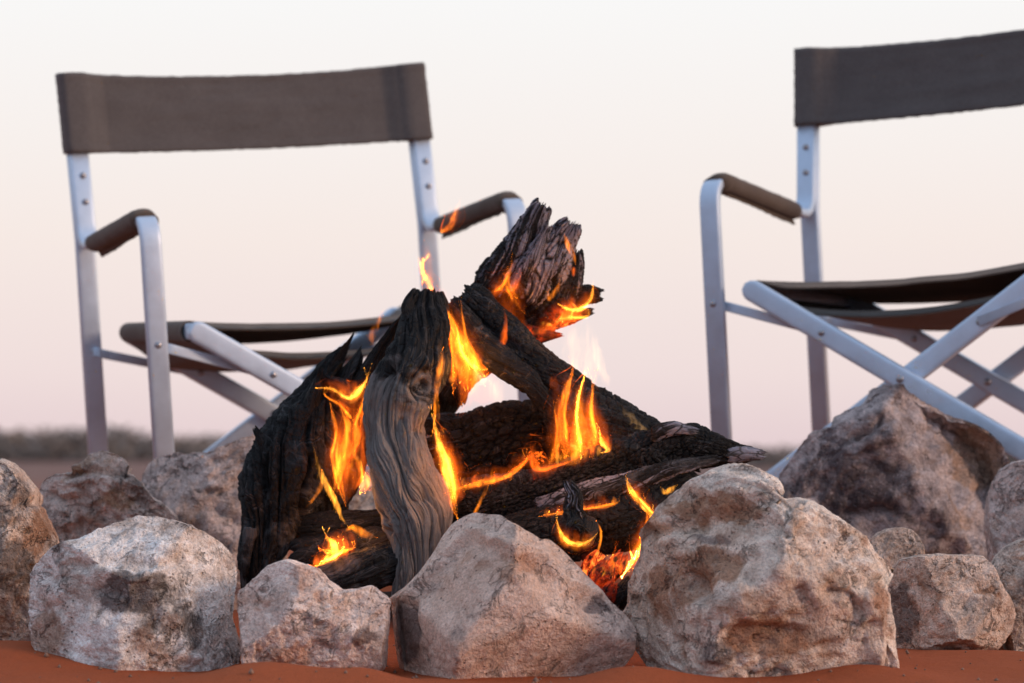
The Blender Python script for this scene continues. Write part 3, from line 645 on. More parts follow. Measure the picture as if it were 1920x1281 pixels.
o = log('log', [(800, 785, 3.83, 38), (850, 690, 3.82, 48), (920, 608, 3.81, 72), (975, 550, 3.80, 84), (1005, 505, 3.79, 70)], W_RED, 35, char=(.7, .8), ash=(-.2, .1), jag=(.5, .6), groove=.20, lump=.2, n=(220, 260), cells=.05)
tag(o, 'split broken log reaching highest, with jagged lavender-grey splintered ends', 'log', GRP)
for i, (pth, f, a, sd) in enumerate([
        ([(915, 545, 3.76, 36), (960, 490, 3.755, 38), (995, 430, 3.75, 28), (1017, 388, 3.745, 20)], .6, .55, 36),
        ([(960, 545, 3.75, 30), (1000, 485, 3.74, 20), (1028, 425, 3.735, 7)], .5, .75, 37),
        ([(985, 560, 3.76, 40), (1025, 500, 3.75, 40), (1055, 450, 3.745, 30), (1072, 425, 3.74, 22)], .6, .75, 38),
        ([(1010, 590, 3.77, 40), (1050, 545, 3.765, 38), (1072, 505, 3.76, 22), (1079, 475, 3.755, 15)], .7, .35, 39),
        ([(1000, 600, 3.79, 34), (1050, 570, 3.78, 30), (1095, 553, 3.775, 20), (1122, 552, 3.77, 14)], .7, .2, 40),
        ([(985, 615, 3.78, 30), (1030, 600, 3.77, 24), (1075, 592, 3.765, 14), (1108, 585, 3.76, 6)], .6, -.2, 43),
        ([(930, 640, 3.77, 36), (975, 632, 3.765, 26), (1015, 630, 3.76, 14), (1050, 628, 3.755, 3)], .6, -.2, 41),
        ([(835, 745, 3.79, 26), (850, 730, 3.785, 22), (866, 735, 3.78, 14), (868, 755, 3.78, 5)], .6, -.2, 42)]):
    log('splinter', pth, W_RED, sd, char=(.85, .7), ash=(a - .30, a + .10), flat=f, jag=(.2, .38), groove=.20, n=(140, 160), parent=o, cells=.10)

o = log('log', [(866, 556, 3.70, 38), (893, 590, 3.695, 50), (940, 645, 3.685, 54), (1016, 704, 3.67, 45), (1085, 775, 3.66, 66), (1165, 815, 3.65, 60), (1235, 840, 3.645, 44), (1300, 870, 3.64, 30)], W_DARK, 49, char=(1.0, 1.2), ash=(.12, -.2), jag=(.2, .4), groove=.12, n=(220, 320), cells=.06)
tag(o, 'charred log slanting down to the right from the top of the stack', 'log', GRP)
sp = log('slab', [(858, 578, 3.655, 16), (890, 625, 3.650, 25), (936, 676, 3.640, 28), (988, 712, 3.630, 22), (1022, 748, 3.625, 10)], W_GREY, 50, char=(.62, .75), flat=.45, jag=(.8, 1.2), groove=.2, n=(120, 160), parent=o)

o = log('log', [(806, 850, 3.745, 72), (836, 846, 3.74, 74), (880, 840, 3.73, 70), (950, 822, 3.725, 70), (1020, 825, 3.73, 66), (1090, 845, 3.74, 54)], W_DARK, 61, char=(1.5, 1.5), ash=(.32, -.5), jag=(.25, .4), groove=.10, lump=.25, n=(200, 220), cells=.11)
tag(o, 'stubby coal-black log lying across the heart of the fire', 'log', GRP)

o = log('log', [(840, 955, 3.62, 46), (920, 938, 3.605, 46), (1020, 918, 3.595, 46), (1120, 890, 3.585, 50), (1210, 862, 3.58, 50), (1285, 838, 3.575, 42), (1330, 843, 3.57, 32), (1375, 852, 3.57, 20), (1392, 852, 3.57, 15)], W_DARK, 72, char=(1.4, 1.3), ash=(-.4, -.3), jag=(.3, .6), groove=.11, lump=.16, n=(200, 380), cells=.10)
tag(o, 'long black charred log lying to the right with an ash-white tip', 'log', GRP)
sp = log('ash_tip', [(1365, 853, 3.565, 16), (1395, 851, 3.562, 15), (1426, 853, 3.56, 9)], W_DARK, 73, char=(.6, .2), ash=(.5, 1.1), jag=(.4, .8), n=(70, 70), parent=o)
sp = log('bark_strip', [(1010, 948, 3.555, 14), (1090, 925, 3.545, 20), (1180, 905, 3.54, 19), (1260, 878, 3.54, 16), (1340, 862, 3.545, 8)], W_DARK, 74, char=(.6, .5), ash=(.55, .35), flat=.6, jag=(.6, .8), groove=.08, n=(90, 220), parent=o, cells=.12)
sp = log('splinter', [(1225, 815, 3.56, 16), (1262, 804, 3.555, 14), (1300, 808, 3.55, 6)], W_DARK, 75, char=(.8, .5), ash=(.3, .8), jag=(.4, 1.2), n=(70, 70), parent=o)

o = log('log', [(930, 1030, 3.57, 50), (1010, 1005, 3.565, 58), (1110, 985, 3.56, 62), (1200, 968, 3.56, 58), (1300, 935, 3.575, 50)], W_DARK, 83, char=(1.5, 1.5), ash=(-.3, -.3), jag=(.3, .4), groove=.12, n=(180, 260), cells=.06)
tag(o, 'black log under the long charred log, behind the big cream rock', 'log', GRP)
st = log('branch_stub', [(1085, 985, 3.50, 36), (1083, 994, 3.475, 36), (1080, 998, 3.462, 24), (1080, 999, 3.455, 9)], W_DARK, 84, char=(1.4, 1.4), jag=(.1, .1), groove=.12, lump=.3, n=(110, 70), parent=o)
sp = log('splinter', [(1080, 985, 3.475, 24), (1074, 955, 3.475, 20), (1078, 930, 3.475, 15), (1070, 912, 3.475, 9)], W_DARK, 85, char=(.9, .7), ash=(.2, .45), jag=(.2, .9), n=(90, 90), lump=.45, groove=.25, parent=o)

o = log('log', [(560, 1112, 3.56, 34), (620, 1092, 3.555, 38), (690, 1070, 3.55, 42), (765, 1050, 3.56, 40)], W_DARK, 94, char=(.3, .75), jag=(.4, .3), groove=.12, n=(160, 200))
tag(o, 'dark grey log low in front, foot of the upright log resting on it', 'log', GRP)
o = log('log', [(545, 992, 3.69, 24), (610, 988, 3.68, 28), (690, 984, 3.68, 30), (770, 985, 3.69, 28)], W_DARK, 105, char=(1.0, 1.1), jag=(.3, .3), n=(140, 180))
tag(o, 'thin dark log lying level between the leaning log and the upright log', 'log', GRP)
o = log('log', [(740, 640, 3.72, 18), (715, 690, 3.725, 34), (690, 750, 3.73, 38), (655, 830, 3.735, 44), (620, 930, 3.74, 46), (590, 1030, 3.74, 40)], W_DARK, 116, char=(1.0, 1.2), jag=(1.4, .3), groove=.16, n=(160, 220), cells=.04)
tag(o, 'blackened log half hidden behind the leaning and upright logs', 'log', GRP)
sp = log('splinter', [(660, 760, 3.70, 18), (640, 725, 3.70, 14), (615, 712, 3.70, 5)], W_DARK, 117, char=(1, 1), jag=(.2, 1.4), n=(60, 60), parent=o)
o = log('log', [(555, 1050, 3.66, 40), (640, 1040, 3.65, 46), (720, 1035, 3.63, 46), (810, 1020, 3.63, 44), (910, 1010, 3.62, 44)], W_DARK, 127, char=(1.3, 1.3), jag=(.3, .3), n=(120, 160))
tag(o, 'black log buried deepest at the base of the fire', 'log', GRP)
# glowing coals between the pointed rock and the cream rock
for i, (px, py, d, r, sd) in enumerate([(1128, 1082, 3.46, 24, 131), (1155, 1062, 3.48, 18, 132), (1140, 1118, 3.45, 20, 133), (1172, 1112, 3.45, 20, 134), (1110, 1060, 3.50, 18, 135)]):
    o = log('charcoal', [(px - 14, py + 22, d, r * .7), (px, py, d, r), (px + 12, py - 20, d, r * .6)], W_DARK, sd, char=(1.3, 1.3), ash=(-.2, .1), jag=(.5, .5), n=(90, 90), cells=.10, glow=0.0 if i == 3 else 1.35)
    tag(o, ['glowing red coal beside the right slope of the pointed rock', 'ashy coal at the foot of the lower right flame', 'cracked red coal lowest in the gap between front rocks', 'black unlit coal against the big cream rock', 'dim coal just behind the pointed rock shoulder'][i], 'charcoal', 'coals glowing between the front rocks')

# ------------------------------------------------------------------ flames (luminous gas: closed tongues filled with an emitting volume)
fire = empty('fire', at(880, 1180, 3.7))
tag(fire, 'orange and yellow flames licking between the stacked logs', 'fire')
FO = np.array(fire.location)
def flame(path, gain, seed, col=(1.0, 0.27, 0.022), thick=0.42, sharp=0.25, n=(40, 70), soft=2.4):
    """path rows: photo x, y, distance, half width (photo px). gain: peak brightness through the thickest place"""
    rows = np.array([[*at(px, py, d), r * d / FPX] for px, py, d, r in path]); nu, ns = n
    sp = spline(rows, ns); C, Rr = sp[:, :3], np.maximum(sp[:, 3], 2e-4)
    T = np.gradient(C, axis=0); T /= np.linalg.norm(T, axis=1, keepdims=True)
    view = np.array([0, 1, 0.0]); A = np.cross(T, view); A /= np.linalg.norm(A, axis=1, keepdims=True); B = np.cross(T, A)
    s = np.concatenate([[0], np.cumsum(np.linalg.norm(np.diff(C, axis=0), axis=1))]); R0 = Rr.max()
    th = np.arange(nu) / nu * 2 * np.pi
    S, TH = np.meshgrid(s, th, indexing='ij')
    u = np.cos(TH); side = np.sign(np.sin(TH))
    q = np.stack([u * 2.2, S / R0 * 0.45, side * 4], -1).reshape(-1, 3)
    rip = (fbm(q * np.array([2.2, .8, 1]), 4, seed, .6)).reshape(ns, nu)
    prof = np.abs(np.sin(TH)) ** soft * (0.62 + 0.75 * np.clip(rip + .25, 0, 1.2)) * (1 + sharp * 2.0 * u)
    wob = fbm(np.stack([S.ravel() / R0 * .9, np.sign(u).ravel() * 3 + 5, np.zeros(S.size)], 1), 4, seed + 3).reshape(ns, nu) * .38
    k = S / s[-1]
    taper = np.clip(np.minimum(k * 7, (1 - k) * 5), 0.02, 1) ** .8; fade = np.clip(np.minimum(k * 3.2, (1 - k) * 3.6), 0.03, 1)
    P = C[:, None] + A[:, None] * (u * Rr[:, None] * (1 + wob) * taper)[..., None] + B[:, None] * (side * prof * Rr[:, None] * thick * fade)[..., None]
    P += B[:, None] * ((0.35 * Rr[:, None]) * (1 - u ** 2) * math.copysign(1, seed % 2 - .5))[..., None]      # the sheet of gas is curled
    v = P.reshape(-1, 3); f = grid_faces(nu, ns, True)
    base = len(v); v = np.vstack([v, P[0].mean(0), P[-1].mean(0)])
    U = np.arange(nu); U2 = (U + 1) % nu
    tri0 = np.stack([U2, U, np.full(nu, base), np.full(nu, base)], 1); tri1 = np.stack([U + (ns - 1) * nu, U2 + (ns - 1) * nu, np.full(nu, base + 1)], 1)
    faces = np.concatenate([f[:, [0, 1, 2]], f[:, [0, 2, 3]], tri0[:, :3], tri1])
    t_ref = 2 * np.percentile(Rr, 70) * thick
    return mesh_obj('flame', v - FO, faces, mat_flame('flame_gas', 0.95 * gain / t_ref, col, seed), fire)

ORANGE, AMBER, RED, PALE = (1.0, 0.23, 0.012), (1.0, 0.36, 0.035), (1.0, 0.13, 0.008), (1.0, 0.55, 0.22)
D = 3.60
FL = [
    # between the upright log and the slanting log
    ([(792, 505, 3.62, 3), (815, 550, 3.62, 9), (842, 600, 3.62, 14), (868, 655, 3.62, 20), (890, 690, 3.63, 14)], 1.5, ORANGE),
    ([(848, 590, 3.64, 6), (860, 640, 3.64, 20), (880, 690, 3.65, 32), (880, 730, 3.66, 20), (862, 760, 3.67, 6)], 1.3, ORANGE),
    ([(858, 620, 3.63, 3), (868, 665, 3.63, 9), (895, 690, 3.63, 14), (915, 690, 3.63, 8)], 2.2, AMBER),
    ([(842, 600, 3.63, 4), (848, 650, 3.63, 10), (852, 700, 3.64, 9), (850, 740, 3.65, 3)], 1.2, ORANGE),
    # up the right edge of the upright log
    ([(832, 650, 3.56, 3), (826, 690, 3.555, 8), (818, 735, 3.55, 6), (819, 780, 3.55, 7), (818, 815, 3.54, 5)], 1.7, ORANGE),
    ([(814, 790, 3.53, 4), (822, 830, 3.53, 11), (834, 865, 3.53, 18), (842, 900, 3.53, 16), (850, 935, 3.53, 8), (858, 972, 3.53, 3)], 2.2, AMBER),
    ([(826, 840, 3.535, 4), (842, 880, 3.535, 14), (850, 915, 3.535, 18), (846, 945, 3.53, 10), (858, 975, 3.52, 3)], 1.2, ORANGE),
    ([(836, 928, 3.53, 8), (870, 913, 3.535, 13), (910, 903, 3.54, 14), (950, 893, 3.55, 9), (985, 868, 3.56, 3)], 1.1, ORANGE),
    ([(918, 905, 3.53, 3), (908, 925, 3.53, 4), (896, 950, 3.525, 4), (884, 975, 3.52, 3)], 1.8, ORANGE),
    ([(995, 845, 3.57, 3), (985, 862, 3.57, 10), (965, 880, 3.56, 9), (945, 895, 3.56, 3)], 0.8, RED),
    # on the slanting log and the long black log
    ([(1074, 690, 3.57, 4), (1062, 730, 3.565, 12), (1053, 775, 3.56, 14), (1056, 820, 3.56, 14), (1062, 858, 3.56, 8)], 1.5, ORANGE),
    ([(1096, 705, 3.56, 3), (1084, 745, 3.555, 7), (1080, 790, 3.55, 8), (1087, 830, 3.55, 10), (1090, 862, 3.55, 7)], 2.8, AMBER),
    ([(1090, 745, 3.575, 8), (1084, 790, 3.575, 30), (1085, 830, 3.575, 42), (1075, 862, 3.57, 30), (1050, 872, 3.57, 10)], 0.8, ORANGE),
    ([(1125, 810, 3.56, 3), (1130, 830, 3.555, 9), (1140, 842, 3.55, 7), (1128, 850, 3.55, 3)], 3.2, AMBER),
    ([(1040, 700, 3.60, 4), (1038, 715, 3.60, 11), (1046, 740, 3.60, 4)], 0.3, RED),
    ([(1020, 868, 3.55, 3), (1000, 850, 3.55, 9), (1008, 880, 3.55, 14), (1040, 875, 3.55, 10), (1075, 862, 3.55, 4)], 0.9, RED),
    # in the left hollow
    ([(592, 727, 3.66, 3), (625, 732, 3.66, 8), (655, 745, 3.655, 14), (672, 735, 3.65, 14), (688, 712, 3.65, 3)], 2.0, AMBER),
    ([(610, 742, 3.66, 2), (640, 760, 3.66, 8), (655, 775, 3.66, 10), (664, 790, 3.66, 3)], 1.2, ORANGE),
    ([(640, 765, 3.66, 4), (655, 800, 3.66, 18), (650, 845, 3.66, 22), (640, 890, 3.66, 18), (628, 935, 3.66, 6)], 1.25, ORANGE),
    ([(668, 790, 3.67, 4), (672, 820, 3.67, 14), (660, 850, 3.67, 12), (650, 880, 3.67, 4)], 0.8, RED),
    ([(588, 838, 3.60, 2), (596, 870, 3.60, 4), (610, 905, 3.60, 7), (628, 940, 3.595, 7), (640, 970, 3.59, 5), (656, 990, 3.59, 3)], 2.0, AMBER),
    ([(604, 880, 3.605, 2), (602, 910, 3.605, 5), (588, 935, 3.605, 4), (570, 955, 3.605, 2)], 1.1, ORANGE),
    ([(640, 1002, 3.575, 2), (660, 990, 3.575, 6), (680, 1000, 3.575, 8), (708, 1008, 3.575, 3)], 1.6, ORANGE),
    ([(578, 1064, 3.525, 3), (600, 1056, 3.525, 6), (622, 1045, 3.525, 10), (642, 1034, 3.525, 4)], 4.5, AMBER),
    ([(612, 1008, 3.53, 6), (624, 1020, 3.53, 14), (630, 1038, 3.53, 15), (622, 1052, 3.53, 8)], 3.2, AMBER),
    ([(596, 1028, 3.53, 2), (615, 1034, 3.53, 8), (640, 1034, 3.53, 9), (664, 1026, 3.53, 3)], 2.0, ORANGE),
    ([(680, 885, 3.72, 8), (684, 905, 3.72, 16), (680, 925, 3.72, 10)], 1.8, AMBER),
    ([(660, 860, 3.72, 6), (670, 890, 3.72, 20), (660, 920, 3.72, 10)], 0.7, RED),
    # upper broken log
    ([(952, 510, 3.70, 3), (940, 535, 3.70, 13), (925, 548, 3.70, 12), (908, 552, 3.70, 4)], 1.3, ORANGE),
    ([(975, 520, 3.71, 4), (962, 540, 3.71, 14), (948, 545, 3.71, 10), (930, 540, 3.71, 4)], 0.6, RED),
    ([(1058, 438, 3.70, 2), (1066, 462, 3.70, 7), (1076, 482, 3.70, 5), (1080, 500, 3.70, 2)], 1.5, ORANGE),
    ([(1045, 568, 3.72, 3), (1065, 580, 3.72, 10), (1090, 578, 3.72, 12), (1108, 560, 3.72, 9), (1112, 540, 3.72, 4)], 2.4, AMBER),
    ([(1045, 598, 3.73, 4), (1070, 596, 3.73, 10), (1100, 594, 3.73, 6)], 1.9, AMBER),
    ([(1012, 606, 3.73, 3), (1022, 608, 3.73, 6), (1036, 610, 3.73, 3)], 2.2, AMBER),
    ([(1028, 545, 3.71, 3), (1030, 560, 3.71, 6), (1045, 540, 3.71, 6), (1050, 525, 3.71, 2)], 0.9, ORANGE),
    ([(945, 580, 3.64, 3), (948, 605, 3.64, 4), (942, 640, 3.64, 8), (922, 668, 3.64, 3)], 0.9, RED),
    ([(1072, 500, 3.74, 3), (1076, 508, 3.74, 7), (1074, 520, 3.74, 3)], 0.9, RED),
    # low right
    ([(1176, 902, 3.48, 3), (1184, 922, 3.48, 9), (1205, 945, 3.475, 9), (1226, 968, 3.47, 7), (1228, 985, 3.47, 3)], 2.3, AMBER),
    ([(1222, 965, 3.46, 4), (1210, 1000, 3.455, 10), (1196, 1035, 3.45, 13), (1178, 1062, 3.45, 10), (1164, 1082, 3.45, 3)], 2.2, AMBER),
    ([(1238, 912, 3.50, 3), (1246, 924, 3.50, 5), (1258, 918, 3.50, 6), (1270, 908, 3.50, 2)], 2.0, AMBER),
    ([(1044, 980, 3.445, 3), (1056, 1008, 3.445, 12), (1080, 1022, 3.445, 13), (1104, 1016, 3.445, 9), (1120, 1000, 3.445, 3)], 1.9, AMBER),
    ([(1118, 975, 3.445, 2), (1127, 1000, 3.445, 3), (1122, 1030, 3.445, 3), (1110, 1055, 3.445, 3), (1100, 1072, 3.445, 2)], 1.8, ORANGE),
    ([(1010, 968, 3.52, 3), (1050, 962, 3.52, 5), (1095, 954, 3.52, 6), (1140, 948, 3.52, 9), (1160, 940, 3.52, 4)], 1.3, ORANGE),
    ([(1150, 1040, 3.47, 3), (1140, 1075, 3.46, 12), (1132, 1105, 3.45, 8)], 0.6, RED),
    # more tongues rising from the gaps
    ([(622, 770, 3.655, 3), (632, 815, 3.655, 10), (628, 860, 3.655, 14), (640, 915, 3.655, 10), (650, 950, 3.655, 3)], 1.3, ORANGE),
    ([(690, 720, 3.65, 3), (682, 760, 3.65, 10), (670, 800, 3.655, 12), (668, 850, 3.66, 6)], 1.1, ORANGE),
    ([(866, 590, 3.635, 3), (874, 640, 3.635, 11), (890, 680, 3.635, 16), (905, 705, 3.635, 8)], 1.4, ORANGE),
    ([(1112, 720, 3.57, 3), (1106, 770, 3.57, 12), (1112, 820, 3.565, 16), (1105, 858, 3.56, 8)], 1.1, ORANGE),
    ([(1040, 770, 3.58, 3), (1046, 810, 3.58, 12), (1040, 850, 3.575, 14), (1030, 875, 3.57, 6)], 0.9, ORANGE),
    ([(862, 382, 3.70, 2), (853, 404, 3.70, 9), (846, 424, 3.70, 7), (826, 436, 3.70, 3)], 0.55, ORANGE),
    ([(960, 495, 3.70, 3), (950, 530, 3.70, 11), (965, 560, 3.70, 13), (985, 590, 3.70, 5)], 0.7, ORANGE),
    ([(1210, 940, 3.50, 3), (1216, 975, 3.49, 9), (1205, 1010, 3.48, 12), (1185, 1050, 3.46, 8)], 1.0, ORANGE),
    # broad faint veils of burning gas
    ([(845, 590, 3.67, 6), (862, 640, 3.67, 34), (885, 690, 3.68, 44), (880, 740, 3.69, 30), (860, 780, 3.70, 10)], 0.55, RED),
    ([(650, 740, 3.68, 8), (655, 800, 3.68, 34), (650, 860, 3.68, 40), (650, 920, 3.68, 30), (645, 950, 3.68, 8)], 0.40, RED),
    ([(1090, 720, 3.59, 8), (1085, 780, 3.59, 40), (1090, 830, 3.585, 55), (1080, 868, 3.58, 30)], 0.35, RED),
    ([(1075, 555, 3.75, 6), (1060, 590, 3.75, 26), (1030, 615, 3.75, 26), (990, 630, 3.75, 8)], 0.5, RED),
    ([(930, 520, 3.72, 6), (940, 560, 3.72, 30), (960, 600, 3.72, 34), (1000, 620, 3.73, 10)], 0.22, RED),
    ([(828, 800, 3.55, 4), (838, 860, 3.55, 22), (848, 920, 3.54, 24), (850, 965, 3.53, 6)], 0.45, RED),
    ([(640, 985, 3.56, 4), (650, 1015, 3.56, 26), (625, 1050, 3.56, 22), (590, 1065, 3.56, 5)], 0.40, RED),
    # thin wisps rising clear of the logs
    ([(1090, 600, 3.74, 3), (1078, 640, 3.74, 22), (1068, 680, 3.74, 26), (1060, 710, 3.73, 10)], 0.30, PALE),
    ([(1118, 620, 3.72, 3), (1120, 670, 3.72, 12), (1136, 715, 3.72, 10), (1150, 735, 3.72, 3)], 0.26, PALE),
    ([(890, 690, 3.76, 6), (910, 725, 3.76, 30), (905, 770, 3.76, 22)], 0.5, PALE),
    ([(940, 700, 3.76, 5), (930, 740, 3.76, 22), (930, 770, 3.76, 12)], 0.15, PALE),
    ([(1098, 590, 3.74, 3), (1106, 640, 3.74, 18), (1098, 700, 3.73, 24), (1085, 745, 3.72, 10)], 0.24, PALE),
    ([(1165, 760, 3.62, 3), (1180, 785, 3.62, 12), (1205, 805, 3.62, 8), (1225, 812, 3.62, 3)], 0.20, PALE),
    ([(795, 450, 3.68, 3), (800, 480, 3.68, 10), (806, 520, 3.67, 9), (812, 545, 3.66, 4)], 0.16, ORANGE),
    ([(722, 575, 3.70, 2), (708, 605, 3.70, 7), (697, 630, 3.70, 8), (700, 652, 3.70, 3)], 0.7, ORANGE),
]
rf = random.Random(11)
def tongues(x0, y0, x1, y1, d, n, h0, h1, gain):
    for k in range(n):
        t = (k + rf.uniform(.1, .9)) / n; x = x0 + (x1 - x0) * t; y = y0 + (y1 - y0) * t; h = rf.uniform(h0, h1); b = rf.uniform(-.35, .35) * h
        w = rf.uniform(5, 9)
        FL.append(([(x, y + 4, d, w * .7), (x + b * .1, y - h * .25, d, w), (x - b * .3, y - h * .6, d, w * .6), (x + b, y - h, d, 2)], gain * rf.uniform(.6, 1.2), rf.choice([ORANGE, AMBER, ORANGE, RED])))
tongues(845, 925, 965, 895, 3.535, 6, 14, 38, 1.3)
tongues(1015, 968, 1155, 945, 3.52, 6, 8, 18, 1.6)
tongues(1040, 872, 1130, 850, 3.55, 7, 25, 70, 1.0)
tongues(590, 1062, 660, 1040, 3.53, 5, 14, 40, 1.4)
tongues(845, 720, 915, 700, 3.645, 6, 30, 90, 1.0)
tongues(620, 900, 690, 890, 3.67, 6, 40, 110, .9)
tongues(1050, 600, 1105, 592, 3.73, 5, 14, 36, 1.3)
tongues(1110, 1090, 1165, 1075, 3.45, 4, 16, 40, 1.0)
OUT = []
for pth, gain, col in FL:
    wmax = max(r[3] for r in pth)
    if wmax < 9 or gain < .5:
        OUT.append((pth, gain, col, 2.6)); continue
    OUT.append(([(x, y - 6, d + .004, r * 1.75 + 3) for x, y, d, r in pth], gain * .20, RED, 4.5))   # soft outer gas
    OUT.append((pth, gain * .52, RED if col != AMBER else ORANGE, 3.4))     # a thin glowing veil ...
    up = pth if pth[0][1] < pth[-1][1] else pth[::-1]
    for k in range(4 if wmax < 16 else 6):                                   # ... with brighter strands running up through it
        o_ = rf.uniform(-.75, .75); ext = rf.uniform(6, 34) * min(1, wmax / 16); lean = rf.uniform(-.45, .45) * ext
        st = [(x + o_ * r * (.4 + .6 * j / len(up)), y + rf.uniform(-3, 3), d + rf.uniform(-.006, .006), max(1.6, r * rf.uniform(.20, .42))) for j, (x, y, d, r) in enumerate(up)]
        st = [(st[0][0] + lean, st[0][1] - ext, st[0][2], 1.2)] + st
        if rf.random() < .35: st = st[:-1]
        if len(st) < 3: continue
        OUT.append((st, gain * rf.uniform(.5, .95), col, 3.0))
for i, (pth, gain, col, sf) in enumerate(OUT):
    flame(pth, gain, 200 + i * 3, col, soft=sf)
for k, (px, py, d, w) in enumerate([(870, 690, 3.60, 0.30), (1080, 820, 3.50, 0.2), (650, 960, 3.58, 0.35), (1150, 1040, 3.46, 0.16), (845, 900, 3.50, 0.12), (1075, 580, 3.68, 0.15)]):
    l = bpy.data.lights.new('fire_light', 'POINT'); l.energy = w * .75; l.color = (1.0, 0.36, 0.08); l.shadow_soft_size = 0.02
    lo = bpy.data.objects.new('fire_light', l); COL.objects.link(lo); lo.parent = fire; lo.location = at(px, py, d) - FO

# ------------------------------------------------------------------ camp chairs
CH = dict(W=.3007, yr=.1916, zar=.5845, zaf=.6052, yf=-.2095, zt=.8624, rec=.139, zb=.729, zs=.4295, S=.2392, ysf=-.1996, ysr=.1972, zpiv=.2774, zr1=.6916, zr2=.6481, zlf=.4123, zlr=.4022, zxr=.3554)

def fillet(pts, r, n=7):
    pts = [np.array(p, float) for p in pts]; out = [pts[0]]
    for a, b, c in zip(pts, pts[1:], pts[2:]):
        u = (a - b) / np.linalg.norm(a - b); w = (c - b) / np.linalg.norm(c - b)
        ang = math.acos(np.clip(u @ w, -1, 1)); t = min(r / math.tan(ang / 2), np.linalg.norm(a - b) * .48, np.linalg.norm(c - b) * .48)
        p0, p1 = b + u * t, b + w * t
        for k in range(n + 1):
            f = k / n; out.append((1 - f) ** 2 * p0 + 2 * f * (1 - f) * b + f ** 2 * p1)
    out.append(pts[-1]); return np.array(out)

def sweep(path, wide, a, b, nseg=28, power=5.0, cap_round=False):
    """flat-oval tube: half width a along the 'wide' axis, half thickness b"""
    path = np.asarray(path, float); T = np.gradient(path, axis=0); T /= np.linalg.norm(T, axis=1, keepdims=True)
    Wd = np.asarray(wide, float); Wd = np.broadcast_to(Wd, path.shape)
    Wd = Wd - T * (Wd * T).sum(1, keepdims=True); Wd = Wd / np.linalg.norm(Wd, axis=1, keepdims=True); Nn = np.cross(T, Wd)
    th = np.arange(nseg) / nseg * 2 * np.pi; c, s = np.cos(th), np.sin(th)
    x = np.sign(c) * np.abs(c) ** (2 / power) * a; y = np.sign(s) * np.abs(s) ** (2 / power) * b
    rings = [path[i] + Wd[i] * x[:, None] + Nn[i] * y[:, None] for i in range(len(path))]
    if cap_round:
        pre, post = [], []
        for f in (0.95, 0.75, 0.4):
            off = a * math.sqrt(1 - f * f)
            pre.append(path[0] - T[0] * off + Wd[0] * x[:, None] * f + Nn[0] * y[:, None])
            post.append(path[-1] + T[-1] * off + Wd[-1] * x[:, None] * f + Nn[-1] * y[:, None])
        rings = pre[::-1] + rings + post
    v = np.concatenate(rings); n = len(rings)
    f = [list(q) for q in grid_faces(nseg, n, True)]
    f.append(list(range(nseg))[::-1]); f.append([(n - 1) * nseg + k for k in range(nseg)])
    return v, f

def tube(name, parent, path, wide, a, b, mat=None, **k):
    v, f = sweep(path, wide, a, b, **k)
    return mesh_obj(name, v, f, mat or ALU, parent)

def rivet(parent, p, normal=(0, -1, 0), r=.0052, name='rivet'):
    n = Vector(normal).normalized(); qt = n.to_track_quat('Z', 'Y'); V, F = [], []; seg = 14
    prof = [(1.0, -.2), (1.0, .15), (.88, .42), (.6, .62), (.25, .70)]
    for rr, hh in prof:
        for k in range(seg):
            t = k / seg * 2 * math.pi; V.append(qt @ Vector((math.cos(t) * rr * r, math.sin(t) * rr * r, hh * r)) + Vector(p))
    F = [list(q) for q in grid_faces(seg, len(prof), True)] + [[(len(prof) - 1) * seg + k for k in range(seg)]]
    return mesh_obj(name, [tuple(v) for v in V], F, STEEL, parent)

def post_y(z):
    return CH['yr'] + max(0.0, z - CH['zar']) * math.tan(CH['rec'])

